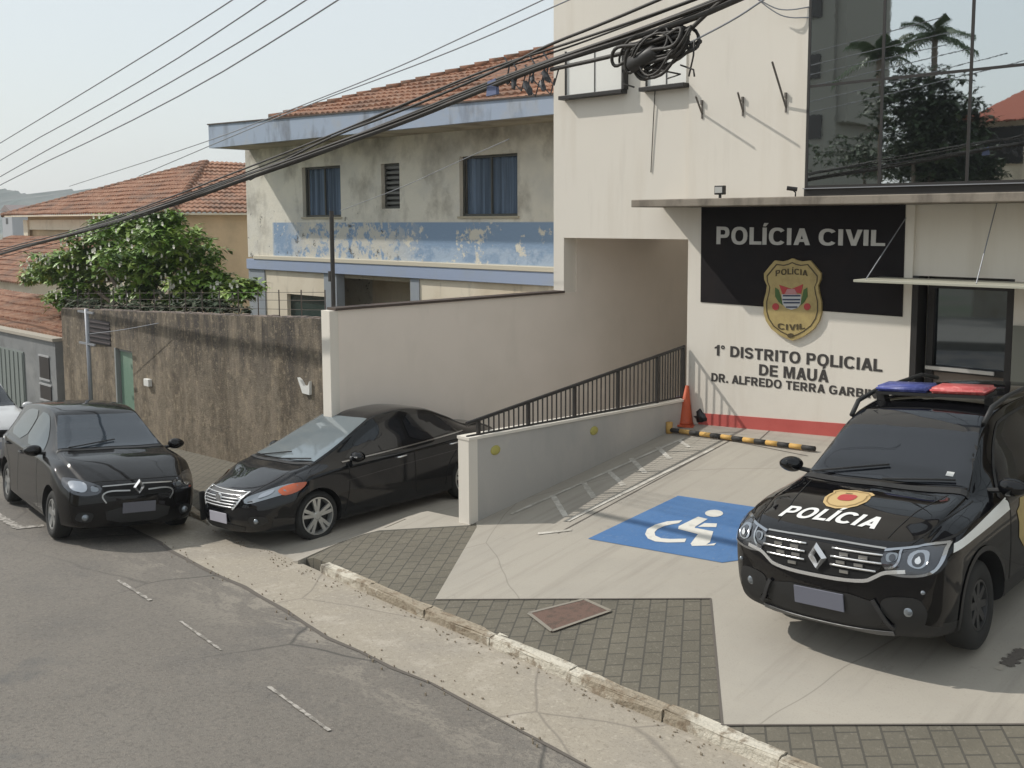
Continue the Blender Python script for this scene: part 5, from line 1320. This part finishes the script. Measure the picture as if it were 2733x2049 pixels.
    def diamond(s,z,h,w,th=.02,xo=.02,y0=0):
        x=s.hit('front',y0,z)[0].x+xo
        bm=bmesh.new(); o_=[(y0,z+h),(y0+w,z),(y0,z-h),(y0-w,z)]; k=.42; i_=[(y0+(a-y0)*k,z+(b-z)*k*1.0) for a,b in o_]
        m_=[(y0+(a-y0)*.72,z+(b-z)*.72) for a,b in o_]
        Vo=[bm.verts.new((x-.01,*p)) for p in o_];Vm=[bm.verts.new((x+th,*p)) for p in m_];Vi=[bm.verts.new((x-.01,*p)) for p in i_]
        for A,B in ((Vo,Vm),(Vm,Vi)):
            for q in range(4): bm.faces.new((A[q],A[(q+1)%4],B[(q+1)%4],B[q]))
        return s.part('badge',bm,chrome)
def chaikin(P,n=2):
    P=[Vector(p) for p in P]
    for _ in range(n):
        Q=[]
        for i in range(len(P)):
            a,b=P[i],P[(i+1)%len(P)]; Q+=[a.lerp(b,.22),a.lerp(b,.78)]
        P=Q
    return P
def flip(P): return [(-p[0],p[1]) for p in P][::-1]
def car_pose(px,py,plane,wx=0,wy=0): return gr(px,py,plane)

# ---------------------------------------------------------------- patrol SUV
SUVS=dict(xf=.84,xr=-3.50,wb=2.67,wr=.345,arch=.425,planf=.19,planr=.16,rimf=.57,clad=.40,
 zt=[(-3.5,1.02),(-3.4,1.15),(-3.15,1.50),(-2.8,1.60),(-2.2,1.655),(-1.6,1.665),(-1.15,1.63),(-.95,1.575),(-.6,1.375),(-.27,1.165),(-.22,1.145),(0,1.125),(.4,1.085),(.62,1.045),(.76,1.0),(.84,.955)],
 zr=[(-3.5,.98),(-3.15,1.42),(-2.8,1.53),(-1.6,1.60),(-1.15,1.565),(-.95,1.51),(-.6,1.315),(-.27,1.125),(0,1.09),(.4,1.055),(.7,.99),(.84,.93)],
 W=[(-3.5,.80),(-3.2,.87),(-2.7,.91),(0,.915),(.5,.915),(.84,.885)],
 zb=[(-3.5,.38),(-3.2,.26),(-2,.22),(.3,.22),(.84,.27)],
 zs=[(-3.5,.93),(-2.8,1.10),(-1,1.07),(-.4,1.05),(.1,1.02),(.5,.98),(.84,.90)])
SUVS['wrr']=.345
def mk(S,wrtab): 
    S=dict(S); S['wheel_r']=S['wr']; S['wrt']=wrtab; return S
Car.section_old=Car.section
def section(s,x):
    S=s.S; g=lambda k:interp(S[k],x)
    W=g('W');zb=g('zb');zs=g('zs');zt=g('zt');wr=g('wrt');zr=g('zr')
    wb=W*S.get('shoulder',.98)
    hg=zr-zs
    P=[(0,zb),(W*.7,zb),(W*.93,zb+.03),(W*.985,zb+.14),(W,zb+(zs-zb)*.5),(W*.998,zs-.13),(wb,zs-.035),(wb-.035,zs+.005),
       (wr+(wb-.05-wr)*.5,zs+hg*.5+.004),(wr+.018,zr-.018),(wr-.04,zr+(zt-zr)*.5),(wr*.55,zt-.010),(0,zt)]
    return cr(P,5)
Car.section=section
SUVS['wr']=.345
S1=mk(SUVS,[(-3.5,.70),(-3.1,.62),(-2.7,.60),(-1.2,.595),(-.95,.60),(-.6,.65),(-.27,.71),(0,.72),(.5,.72),(.84,.70)])
S1['nose']=[(.22,.76),(.34,.82),(.5,.85),(.68,.845),(.8,.83),(.88,.80),(.95,.74),(1.05,.62)]
S1['tail']=[(.3,-3.45),(.6,-3.52),(1.0,-3.45),(1.3,-3.32),(1.6,-3.15)]
SX,SY=-3.42,7.90
suv=Car(S1,carp,'patrol_car','black patrol car with blue and red light bar, gold shield and white bonnet lettering','police car',(SX,SY,padz(SX,SY)+.02),math.radians(-92),.052,.079,1.0)
c=suv
# glass
def wsp(yb,yt,xb,xt,n=8):  # windscreen outline in top projection (x,y)
    P=[]
    return [(xb+.055,0),(xb+.045,yb*.5),(xb,yb),(xt+(xb-xt)*.5,(yb+yt)/2+.01),(xt,yt),(xt+.035,yt*.5),(xt+.045,0),(xt+.035,-yt*.5),(xt,-yt),(xt+(xb-xt)*.5,-(yb+yt)/2-.01),(xb,-yb),(xb+.045,-yb*.5)]
wsg=c.decal('windscreen',[wsp(.70,.545,-.34,-1.10)],'top',tint2 if False else tint,.005)
c.line([(-.28,-.73),(-.23,-.4),(-.215,0),(-.23,.4),(-.28,.73)],.07,'top',plas,'cowl',off=.006)
side=[(-.62,1.10),(-.62,1.13),(-1.06,1.46),(-1.25,1.525),(-1.72,1.545),(-1.72,1.12)]
rear=[(-1.80,1.12),(-1.80,1.545),(-2.35,1.535),(-2.62,1.45),(-2.70,1.15)]
quart=[(-2.78,1.17),(-2.70,1.44),(-2.95,1.36),(-3.02,1.22)]
for sg in (1,-1):
    for P in (side,rear,quart): c.decal('side_window',[chaikin(P,1)],'side',tint,.005,sg=sg)
    c.line([(-.52,1.06),(-.62,1.12),(-1.06,1.475),(-1.28,1.55),(-2.35,1.56),(-2.68,1.45)],.022,'side',plas,'window_trim',sg=sg,off=.006)
    for P in ([(-.62,1.07),(-.60,.75),(-.52,.40)],[(-1.76,1.10),(-1.76,.42)],[(-2.74,1.12),(-2.66,.85),(-2.35,.62),(-2.25,.42)],[(-.15,1.04),(.30,.985),(.45,.965)]): c.line(P,.010,'side',gap,sg=sg)
    # fender stripe and shield
    c.decal('white_stripe',[[(.46,.895),(.40,.945),(-.30,1.02),(-.60,1.045),(-.60,.95),(-.2,.925)]],'side',pm('stripe_white',(.80,.80,.76),.5),.004,sg=sg)
    sh=[(-.95,.98),(-.83,.99),(-.80,.93),(-.74,.90),(-.77,.80),(-.75,.68),(-.84,.58),(-.95,.53),(-1.06,.58),(-1.15,.68),(-1.13,.80),(-1.16,.90),(-1.10,.93),(-1.07,.99)]
    d_=c.decal('door_shield',[sh],'side',gold,.004,sg=sg); c.decal('shield_emblem',[chaikin([(-.88,.85),(-.88,.70),(-1.02,.70),(-1.02,.85)],2)],'side',redb,.008,sg=sg,parent=d_)
    c.line([(.40,.40),(.30,.60),(.42*.0+.0,.83),(-.30,.72),(-.45,.40)],.0,'side',plas,'arch_trim',sg=sg) if False else None
    # arch cladding ring
    for wx in (0,-2.67):
        ring=[(wx+.455*math.cos(t),.355+.455*math.sin(t)) for t in [PI*i/20 for i in range(-1,22)]]+[(wx+.415*math.cos(t),.355+.415*math.sin(t)) for t in [PI*i/20 for i in range(21,-2,-1)]]
        c.decal('arch_cladding',[ring],'side',plas,.008,sg=sg,step=.06)
# roof rails, light bar
for sg in (1,-1):
    bm=bmesh.new(); P=[(-.98,sg*.60,1.555),(-1.15,sg*.61,1.665),(-1.5,sg*.61,1.70),(-2.5,sg*.60,1.69),(-2.85,sg*.59,1.60)]; tube(bm,P,.022,8); c.part('roof_rail',bm,plas,smooth=True)
LBX=-1.42
bm=bmesh.new(); bx(bm,(LBX-.13,-.505,1.705),(LBX+.13,.505,1.735)); 
for sg in (1,-1): bx(bm,(LBX-.05,sg*.5-.04,1.63),(LBX+.05,sg*.5+.04,1.7045))
lb=c.part('light_bar',bm,plas)
blul=pm('blue_lens',(.045,.06,.24),.4,coat=.1,layers=[dict(c=(.10,.12,.35),s=18,lo=.5,hi=.6,a=.8)]); redl=pm('red_lens',(.50,.08,.08),.4,coat=.1,layers=[dict(c=(.62,.20,.18),s=18,lo=.5,hi=.6,a=.8)])
def lens(y0,y1,mat,n):
    bm=bmesh.new(); bx(bm,(LBX-.14,y0,1.7355),(LBX+.14,y1,1.79)); bmesh.ops.bevel(bm,geom=list(bm.edges),offset=.02,segments=3,affect='EDGES'); link(n,bm,mat,lb,True)
lens(-.505,-.01,blul,'blue_lens'); lens(.01,.505,redl,'red_lens')
# front face
gp=[(0,.925),(.30,.920),(.50,.905),(.52,.86),(.47,.78),(.42,.735),(.36,.715),(0,.705)]
gr_=c.decal('grille',[gp+[(-a,b) for a,b in gp[-2:0:-1]]],'front',gap,.004)
def bars(zs,ymax,wd,gapc=.11,mat=chrome,par=None,xo=.012,name='grille_bar'):
    for z,ym in zip(zs,ymax):
        for sg in (1,-1):
            bm=bmesh.new(); P=[]
            for i in range(9):
                y=sg*(gapc+(ym-gapc)*i/8); h=c.hit('front',y,z+.006*(1-i/8)); P.append(h[0]+Vector((xo,0,0)))
            tube(bm,P,wd,6); link(name,bm,mat,par or c.root,True)
bars((.90,.845,.785),(.50,.50,.46),.0085,par=gr_)
for sg in (1,-1):
    for (y,z) in ((.21,.873),(.36,.87),(.19,.815),(.33,.812),(.22,.75)):
        h=c.hit('front',sg*y,z); bm=bmesh.new(); bx(bm,(h[0].x,sg*y-.035,z-.011),(h[0].x+.014,sg*y+.035,z+.011)); link('grille_block',bm,alloy,gr_)
c.line([(-.66,.80),(-.52,.785),(-.455,.745),(-.37,.695),(0,.685),(.37,.695),(.455,.745),(.52,.785),(.66,.80)],.026,'front',chrome,'chrome_trim',off=.010,thick=.008,smooth=2)
c.line([(-.50,.935),(0,.948),(.50,.935)],.008,'front',alloy,'bonnet_edge_highlight',off=.004)  # bright line painted for the highlight along the bonnet edge
c.diamond(.83,.112,.078,.03,.02)
for sg in (1,-1):
    P=[(sg*y,z) for y,z in ((.50,.925),(.62,.945),(.76,.955),(.855,.955),(.865,.86),(.82,.79),(.68,.765),(.54,.78),(.485,.85))]
    h_=c.decal('headlight',[chaikin(P,1)],'front',lampd,.006)
    c.line([P[0],P[2],P[3]],.012,'front',reflx,'light_trim',off=.011,parent=h_,smooth=1); c.line([P[3],P[4],P[5],P[6],P[7]],.018,'front',reflx,'light_trim',off=.011,parent=h_,smooth=2)
    c.decal('reflector',[chaikin([(sg*.66,.925),(sg*.785,.93),(sg*.80,.86),(sg*.75,.82),(sg*.67,.845)],2)],'front',reflx,.012,parent=h_)
    for (yy,zz,rr,mm,of) in ((.735,.875,.040,lampd,.016),(.735,.875,.020,chrome,.020),(.565,.885,.022,lampd,.016)): c.decal('bulb_ring',[[(sg*yy+rr*math.cos(t*PI/8),zz+rr*math.sin(t*PI/8)) for t in range(16)]],'front',mm,of,parent=h_)
    c.decal('reflector',[chaikin([(sg*.515,.91),(sg*.60,.92),(sg*.60,.87),(sg*.53,.85)],2)],'front',lamp,.012,parent=h_)
    c.line([(sg*.61,.935),(sg*.615,.87),(sg*.58,.82),(sg*.52,.815)],.016,'front',reflx,'light_trim',off=.013,parent=h_,smooth=2)
    # bumper corner intake with fog lamp
    P=[(sg*y,z) for y,z in ((.50,.60),(.74,.62),(.80,.52),(.76,.38),(.60,.36),(.47,.50))]
    q=c.decal('bumper_intake',[chaikin(P,2)],'front',plas,.005)
    bm=bmesh.new(); h=c.hit('front',sg*.66,.50); bmesh.ops.create_uvsphere(bm,u_segments=14,v_segments=8,radius=.042)
    for v in bm.verts: v.co=Vector((h[0].x-.01+v.co.x*.6,sg*.66+v.co.y,.50+v.co.z))
    link('fog_light',bm,lamp,q,True)
    h=c.hit('front',sg*.77,.655) or h; bm=bmesh.new(); bmesh.ops.create_uvsphere(bm,u_segments=10,v_segments=6,radius=.018)
    for v in bm.verts: v.co=v.co+h[0]
    c.part('parking_sensor',bm,lamp,smooth=True)
    c.line([(sg*.43,.57),(sg*.47,.50),(sg*.52,.40),(sg*.56,.36)],.03,'front',pm('bumper_rib',(.035,.035,.037),.4),'bumper_rib',off=.014,thick=.012)
lw=[(-.44,.585),(.44,.585),(.50,.42),(.42,.34),(-.42,.34),(-.50,.42)]
c.decal('lower_grille',[chaikin(lw,1)],'front',plas,.005)
c.line([(-.55,.315),(-.3,.30),(0,.295),(.3,.30),(.55,.315)],.035,'front',pm('skid_grey',(.12,.12,.12),.4),'skid_trim',off=.008,thick=.006)
c.plate(0,.505,.42,.14,pm('plate_blurred',(.14,.145,.18),.7))
# bonnet graphics
c.line([(.60,-.47),(.3,-.50),(-.2,-.60)],.008,'top',gap,'bonnet_crease'); c.line([(.60,.47),(.3,.50),(-.2,.60)],.008,'top',gap,'bonnet_crease')
c.line([(.70,-.60),(.73,-.3),(.745,0),(.73,.3),(.70,.60)],.012,'top',gap,'panel_gap'); 
for sg in (1,-1): c.line([(.68,sg*.62),(.45,sg*.705),(0,sg*.755),(-.25,sg*.77)],.010,'top',gap)
me,bb=text_mesh('POLÍCIA',.035,.18); k=.84/(bb[1]-bb[0])
for v in me.vertices:
    y=(v.co.x-(bb[0]+bb[1])/2)*k-.09; x=.535-(.0+v.co.y*.165); v.co=Vector((x,y,0))
c.decal('bonnet_lettering',None,'top',pm('letter_white',(.72,.72,.70),.5),.0045,me=me); bpy.data.meshes.remove(me)
sh=[(.42,0),(.395,.09),(.33,.15),(.22,.185),(.13,.18),(.09,.165),(.045,.185),(.0,.14),(.0,.07),(-.02,0)]
sp=[(a,b) for a,b in sh]+[(a,-b) for a,b in sh[-2:0:-1]]
bonsh=c.decal('bonnet_shield',[[(.15+(a-.19)*.86,b-.09) for a,b in sp]],'top',pm('shield_gold_sticker',(.52,.37,.17),.6),.0045); c.decal('shield_emblem',[chaikin([(.21,-.02),(.08,-.01),(.08,-.17),(.21,-.16)],2)],'top',redb,.008,parent=bonsh)
ol=[(.15+(a-.19)*.86*.84,b*.84-.09) for a,b in sp]; ol.append(ol[0]); c.line(ol,.010,'top',pm('shield_line',(.25,.16,.06),.6),'shield_outline',off=.007,parent=bonsh,smooth=0)
for q_ in (-.065,-.115): c.line([(.06,q_-.03),(.06,q_+.03)],.012,'top',goldd,'shield_mark',off=.007,parent=bonsh,smooth=0) if q_<-.1 else None
c.mirror(-.50,.985,1.165,carp)
c.handles(((-1.55,.97),(-2.55,1.0)),plas)
c.wiper((-.30,-.62),(-.42,.02)); c.wiper((-.27,.02),(-.36,.60))
st_=c.decal('windscreen_sticker',[[(-.40,.50),(-.40,.56),(-.44,.56),(-.44,.50)]],'top',whiteo,.009,parent=wsg)
c.wheels('steel',darkalloy,.06)

# ---------------------------------------------------------------- saloon in the driveway
SENT=dict(xf=.93,xr=-3.69,wb=2.70,wr=.32,arch=.36,planf=.34,planr=.22,rimf=.76,
 zt=[(-3.69,.92),(-3.6,1.0),(-3.3,1.07),(-3.0,1.09),(-2.6,1.28),(-2.2,1.43),(-1.7,1.495),(-1.3,1.475),(-.95,1.36),(-.4,1.13),(-.02,.985),(.03,.968),(.4,.90),(.7,.82),(.86,.74),(.93,.69)],
 zr=[(-3.69,.90),(-3.3,1.04),(-3.0,1.055),(-2.6,1.21),(-2.2,1.36),(-1.7,1.43),(-1.3,1.41),(-.95,1.30),(-.4,1.08),(-.02,.955),(.4,.875),(.7,.78),(.93,.66)],
 W=[(-3.69,.76),(-3.2,.85),(-2.5,.88),(0,.88),(.45,.86),(.7,.80),(.93,.72)],
 zb=[(-3.69,.35),(-3.3,.22),(-2,.17),(.3,.17),(.93,.22)],
 zs=[(-3.69,.88),(-3,.97),(-1.5,.93),(-.4,.90),(.1,.86),(.5,.78),(.93,.62)],
 nose=[(.18,.84),(.3,.90),(.42,.93),(.56,.92),(.66,.88),(.76,.80),(.9,.66)],
 tail=[(.3,-3.6),(.6,-3.7),(.9,-3.66),(1.1,-3.55)])
S2=mk(SENT,[(-3.69,.62),(-3.0,.58),(-2.3,.53),(-1.3,.545),(-.9,.58),(-.4,.65),(-.02,.70),(.4,.66),(.93,.52)])
QX,QY=-11.317,7.243
c=Car(S2,carp3,'saloon_car','black saloon with chrome grille and amber headlamp corners nosing out of the walled driveway','car',(QX,QY,-4.165),math.radians(-88.9),-.008,.07,1.0)
c.decal('windscreen',[wsp(.68,.52,-.10,-1.13)],'top',screen2,.005)
c.line([(-.04,-.70),(.02,-.4),(.03,0),(.02,.4),(-.04,.70)],.05,'top',plas,'cowl',off=.006)
sw=[(-.50,.955),(-.62,1.03),(-1.0,1.235),(-1.38,1.345),(-1.62,1.375),(-1.62,.985)]
sw2=[(-1.69,.99),(-1.69,1.38),(-2.2,1.335),(-2.5,1.22),(-2.62,1.04)]
for sg in (1,-1):
    for P in (sw,sw2): c.decal('side_window',[chaikin(P,1)],'side',tint,.005,sg=sg)
    c.line([(-.45,.935),(-1.6,.965),(-2.72,1.015)],.016,'side',pm('belt_chrome',(.35,.35,.36),.2,metal=1),'belt_trim',sg=sg,off=.007)
    for P in ([(-.52,.93),(-.50,.6),(-.42,.30)],[(-1.655,.96),(-1.655,.32)],[(-2.62,1.0),(-2.5,.80),(-2.28,.60),(-2.22,.32)]): c.line(P,.009,'side',gap,sg=sg)
    c.line([(-.45,.70),(-1.5,.75),(-2.9,.80)],.010,'side',pm('crease_sheen',(.02,.02,.022),.15,coat=1),'crease_sheen_line',sg=sg,off=.006)  # paler glossy strip paints the sheen along the flank
    # headlight: front + wrap round side
    P=[(sg*y,z) for y,z in ((.44,.66),(.56,.73),(.70,.785),(.80,.80),(.845,.76),(.80,.69),(.62,.62),(.48,.60))]
    h_=c.decal('headlight',[chaikin(P,1)],'front',lamp,.006)
    c.decal('reflector',[chaikin([(sg*.56,.70),(sg*.66,.745),(sg*.68,.69),(sg*.60,.65)],2)],'front',reflx,.011,parent=h_)
    c.decal('amber_corner',[chaikin([(.50,.715),(.43,.755),(.27,.80),(.15,.80),(.22,.735),(.35,.68),(.47,.665)],1)],'side',amber,.011,sg=sg,parent=h_)
    P=[(sg*y,z) for y,z in ((.52,.44),(.70,.46),(.74,.36),(.55,.32))]; q=c.decal('bumper_intake',[chaikin(P,2)],'front',plas,.005)
    h=c.hit('front',sg*.63,.39); bm=bmesh.new(); bmesh.ops.create_uvsphere(bm,u_segments=12,v_segments=8,radius=.034)
    for v in bm.verts: v.co=v.co+h[0]
    link('fog_light',bm,lamp,q,True)
    c.line([(.72,sg*.46),(.3,sg*.56),(0,sg*.64)],.008,'top',gap,'bonnet_crease')
gp=[(0,.735),(.25,.730),(.43,.705),(.40,.62),(.31,.535),(0,.52)]
g_=c.decal('grille',[gp+[(-a,b) for a,b in gp[-2:0:-1]]],'front',pm('grille_dark',(.04,.04,.04),.4),.004)
def cbars(zs,yms,wd):
    for z,ym in zip(zs,yms):
        bm=bmesh.new(); P=[]
        for i in range(13):
            y=-ym+2*ym*i/12; h=c.hit('front',y,z); P.append(h[0]+Vector((.012,0,0)))
        tube(bm,P,wd,6); link('grille_bar',bm,chrome,g_,True)
cbars((.725,.69,.655,.62,.585,.55),(.42,.41,.395,.375,.35,.32),.0095)
for sg in (1,-1): c.line([(sg*.44,.72),(sg*.40,.62),(sg*.31,.525)],.022,'front',chrome,'grille_surround',off=.012,thick=.01,parent=g_)
bm=bmesh.new(); h=c.hit('front',0,.645)[0]; tube(bm,[(h.x+.01,0,.645),(h.x+.035,0,.645)],.06,20); c.part('badge',bm,chrome)
c.plate(0,.40,.40,.13,pm('plate_pale',(.40,.39,.44),.6))
lw=[(-.48,.33),(.48,.33),(.42,.23),(-.42,.23)]; c.decal('lower_grille',[chaikin(lw,1)],'front',plas,.005)
for sg in (1,-1):
    bm=bmesh.new(); h=c.hit('front',sg*.50,.45)[0]; bx(bm,(h.x-.02,sg*.50-.022,.28),(h.x+.05,sg*.50+.022,.66)); bmesh.ops.bevel(bm,geom=list(bm.edges),offset=.008,segments=2,affect='EDGES'); c.part('bumper_guard',bm,plas) if sg<0 else bm.free()
c.line([(.78,-.52),(.83,-.25),(.84,0),(.83,.25),(.78,.52)],.010,'top',gap)
c.mirror(-.60,.955,1.0,carp,chrome)
c.handles(((-1.42,.86),(-2.42,.885)),chrome)
c.wiper((-.02,-.55),(-.18,.08)); c.wiper((.0,.02),(-.12,.60))
c.wheels('twin',pm('wheel_alloy_sedan',(.50,.50,.48),.35,metal=.6),0)

# ---------------------------------------------------------------- hatchback at the kerb
LOG=dict(xf=.79,xr=-3.50,wb=2.62,wr=.30,arch=.36,planf=.26,planr=.18,rimf=.64,
 zt=[(-3.5,.95),(-3.4,1.1),(-3.1,1.36),(-2.7,1.46),(-2.2,1.505),(-1.7,1.515),(-1.25,1.47),(-.9,1.31),(-.45,1.08),(-.37,1.05),(-.32,1.035),(0,1.0),(.35,.95),(.58,.885),(.72,.81),(.79,.76)],
 zr=[(-3.5,.90),(-3.1,1.28),(-2.7,1.39),(-1.7,1.45),(-1.25,1.41),(-.9,1.255),(-.37,1.01),(0,.965),(.35,.915),(.6,.83),(.79,.73)],
 W=[(-3.5,.76),(-3.1,.83),(-2.5,.86),(0,.86),(.45,.84),(.79,.76)],
 zb=[(-3.5,.33),(-3.1,.22),(-2,.17),(.3,.17),(.79,.21)],
 zs=[(-3.5,.88),(-2.8,.99),(-1,.955),(-.4,.94),(.1,.89),(.45,.81),(.79,.69)],
 nose=[(.18,.73),(.3,.78),(.45,.80),(.6,.79),(.7,.765),(.8,.70),(.95,.58)],
 tail=[(.3,-3.42),(.6,-3.5),(1.0,-3.42),(1.4,-3.2)])
S3=mk(LOG,[(-3.5,.64),(-3.0,.57),(-2.6,.555),(-1.3,.545),(-.9,.585),(-.37,.68),(0,.685),(.4,.66),(.79,.58)])
LX,LY=-12.93,5.72
c=Car(S3,carp2,'hatchback_car','dark hatchback with diamond badge parked at the kerb beside the stained wall','car',(LX,LY,roadz(LX,LY)),math.radians(-8.2),-.05,-.09,1.04)
c.decal('windscreen',[wsp(.665,.515,-.44,-1.13)],'top',pm('hatch_windscreen',(.03,.04,.052),.05,spec=.9),.005)
c.line([(-.40,-.69),(-.345,-.4),(-.33,0),(-.345,.4),(-.40,.69)],.05,'top',plas,'cowl',off=.006)
for sg in (1,-1):
    for P in ([(-.72,.985),(-.80,1.05),(-1.15,1.32),(-1.35,1.40),(-1.72,1.41),(-1.72,1.0)],[(-1.79,1.0),(-1.79,1.41),(-2.35,1.39),(-2.6,1.30),(-2.68,1.03)]): c.decal('side_window',[chaikin(P,1)],'side',tint2,.005,sg=sg)
    for P in ([(-.70,.97),(-.68,.6),(-.60,.30)],[(-1.755,.99),(-1.755,.32)],[(-2.7,1.0),(-2.5,.80),(-2.25,.60),(-2.2,.32)]): c.line(P,.009,'side',gap,sg=sg)
    P=[(sg*y,z) for y,z in ((.42,.72),(.55,.775),(.70,.80),(.79,.80),(.80,.72),(.74,.64),(.60,.615),(.45,.64))]
    h_=c.decal('headlight',[chaikin(P,1)],'front',lampd,.006); c.decal('reflector',[chaikin([(sg*.56,.765),(sg*.75,.775),(sg*.74,.68),(sg*.60,.655)],2)],'front',reflx,.011,parent=h_); c.decal('reflector',[chaikin([(sg*.46,.71),(sg*.54,.735),(sg*.55,.67),(sg*.47,.665)],2)],'front',lamp,.011,parent=h_)
    P=[(sg*y,z) for y,z in ((.50,.42),(.68,.43),(.71,.32),(.54,.29))]; q=c.decal('bumper_intake',[chaikin(P,2)],'front',plas,.005)
    h=c.hit('front',sg*.60,.36); bm=bmesh.new(); bmesh.ops.create_uvsphere(bm,u_segments=12,v_segments=8,radius=.045)
    for v in bm.verts: v.co=v.co+h[0]
    link('fog_light',bm,lamp,q,True)
    c.line([(sg*.11,.665),(sg*.36,.675),(sg*.44,.62),(sg*.38,.53)],.016,'front',alloy,'grille_trim',off=.009,thick=.006)
gp=[(0,.735),(.25,.73),(.41,.715),(.42,.66),(.36,.61),(0,.60)]
c.decal('grille',[gp+[(-a,b) for a,b in gp[-2:0:-1]]],'front',gap,.004)
c.line([(-.42,.725),(0,.74),(.42,.725)],.010,'front',alloy,'grille_trim',off=.009)
lw=[(-.40,.47),(.40,.47),(.36,.28),(-.36,.28)]; c.decal('lower_grille',[chaikin(lw,1)],'front',plas,.005)
c.diamond(.70,.10,.072,.025,.015)
c.plate(0,.46,.40,.13,pm('plate_dim',(.13,.13,.15),.7))
c.line([(.60,-.55),(.66,-.28),(.675,0),(.66,.28),(.60,.55)],.010,'top',gap)
c.mirror(-.62,.93,1.02,carp2)
c.handles(((-1.52,.88),(-2.42,.90)),carp2)
c.wiper((-.40,-.55),(-.52,.06))
c.wheels('five',pm('wheel_silver',(.30,.30,.29),.45,metal=.5),0)
# ---------------------------------------------------------------- white car, nose just in frame at far left
S4=dict(S3)
q=gr(-62,1010,ROADP)
c=Car(S4,whcar,'white_car','white car mostly hidden at the left edge behind the dark hatchback','car',(-19.6,6.15,roadz(-19.6,6.15)),math.radians(-7.3),-.05,-.08,1.0)
c.decal('windscreen',[wsp(.665,.515,-.44,-1.13)],'top',tint,.005)
for sg in (1,-1):
    for P in ([(-.72,.985),(-.80,1.05),(-1.15,1.32),(-1.35,1.40),(-1.72,1.41),(-1.72,1.0)],[(-1.79,1.0),(-1.79,1.41),(-2.35,1.39),(-2.6,1.30),(-2.68,1.03)]): c.decal('side_window',[chaikin(P,1)],'side',tint,.005,sg=sg)
    P=[(sg*y,z) for y,z in ((.42,.72),(.55,.775),(.70,.80),(.79,.80),(.80,.72),(.74,.64),(.60,.615),(.45,.64))]
    c.decal('headlight',[chaikin(P,1)],'front',lamp,.006)
c.decal('grille',[gp+[(-a,b) for a,b in gp[-2:0:-1]]],'front',gap,.004)
c.mirror(-.62,.93,1.02,whcar); c.wheels('five',alloy,0); c.plate(0,.46)

# ================================================================ HAZE
bm=bmesh.new(); bx(bm,(-780,-560,-36.5),(760,960,46))
hz=link('haze',bm,None) if False else None
me=bpy.data.meshes.new('haze'); bm.to_mesh(me); bm.free(); hz=bpy.data.objects.new('haze',me); COL.objects.link(hz); hz['kind']='stuff'
m=bpy.data.materials.new('haze_air'); m.use_nodes=True; N=m.node_tree.nodes; N.remove(N['Principled BSDF']); v=N.new('ShaderNodeVolumePrincipled')
v.inputs['Color'].default_value=(.86,.90,.95,1); v.inputs['Density'].default_value=.0006; v.inputs['Anisotropy'].default_value=.2
m.node_tree.links.new(v.outputs[0],N['Material Output'].inputs['Volume']); me.materials.append(m)
for poly in me.polygons: pass
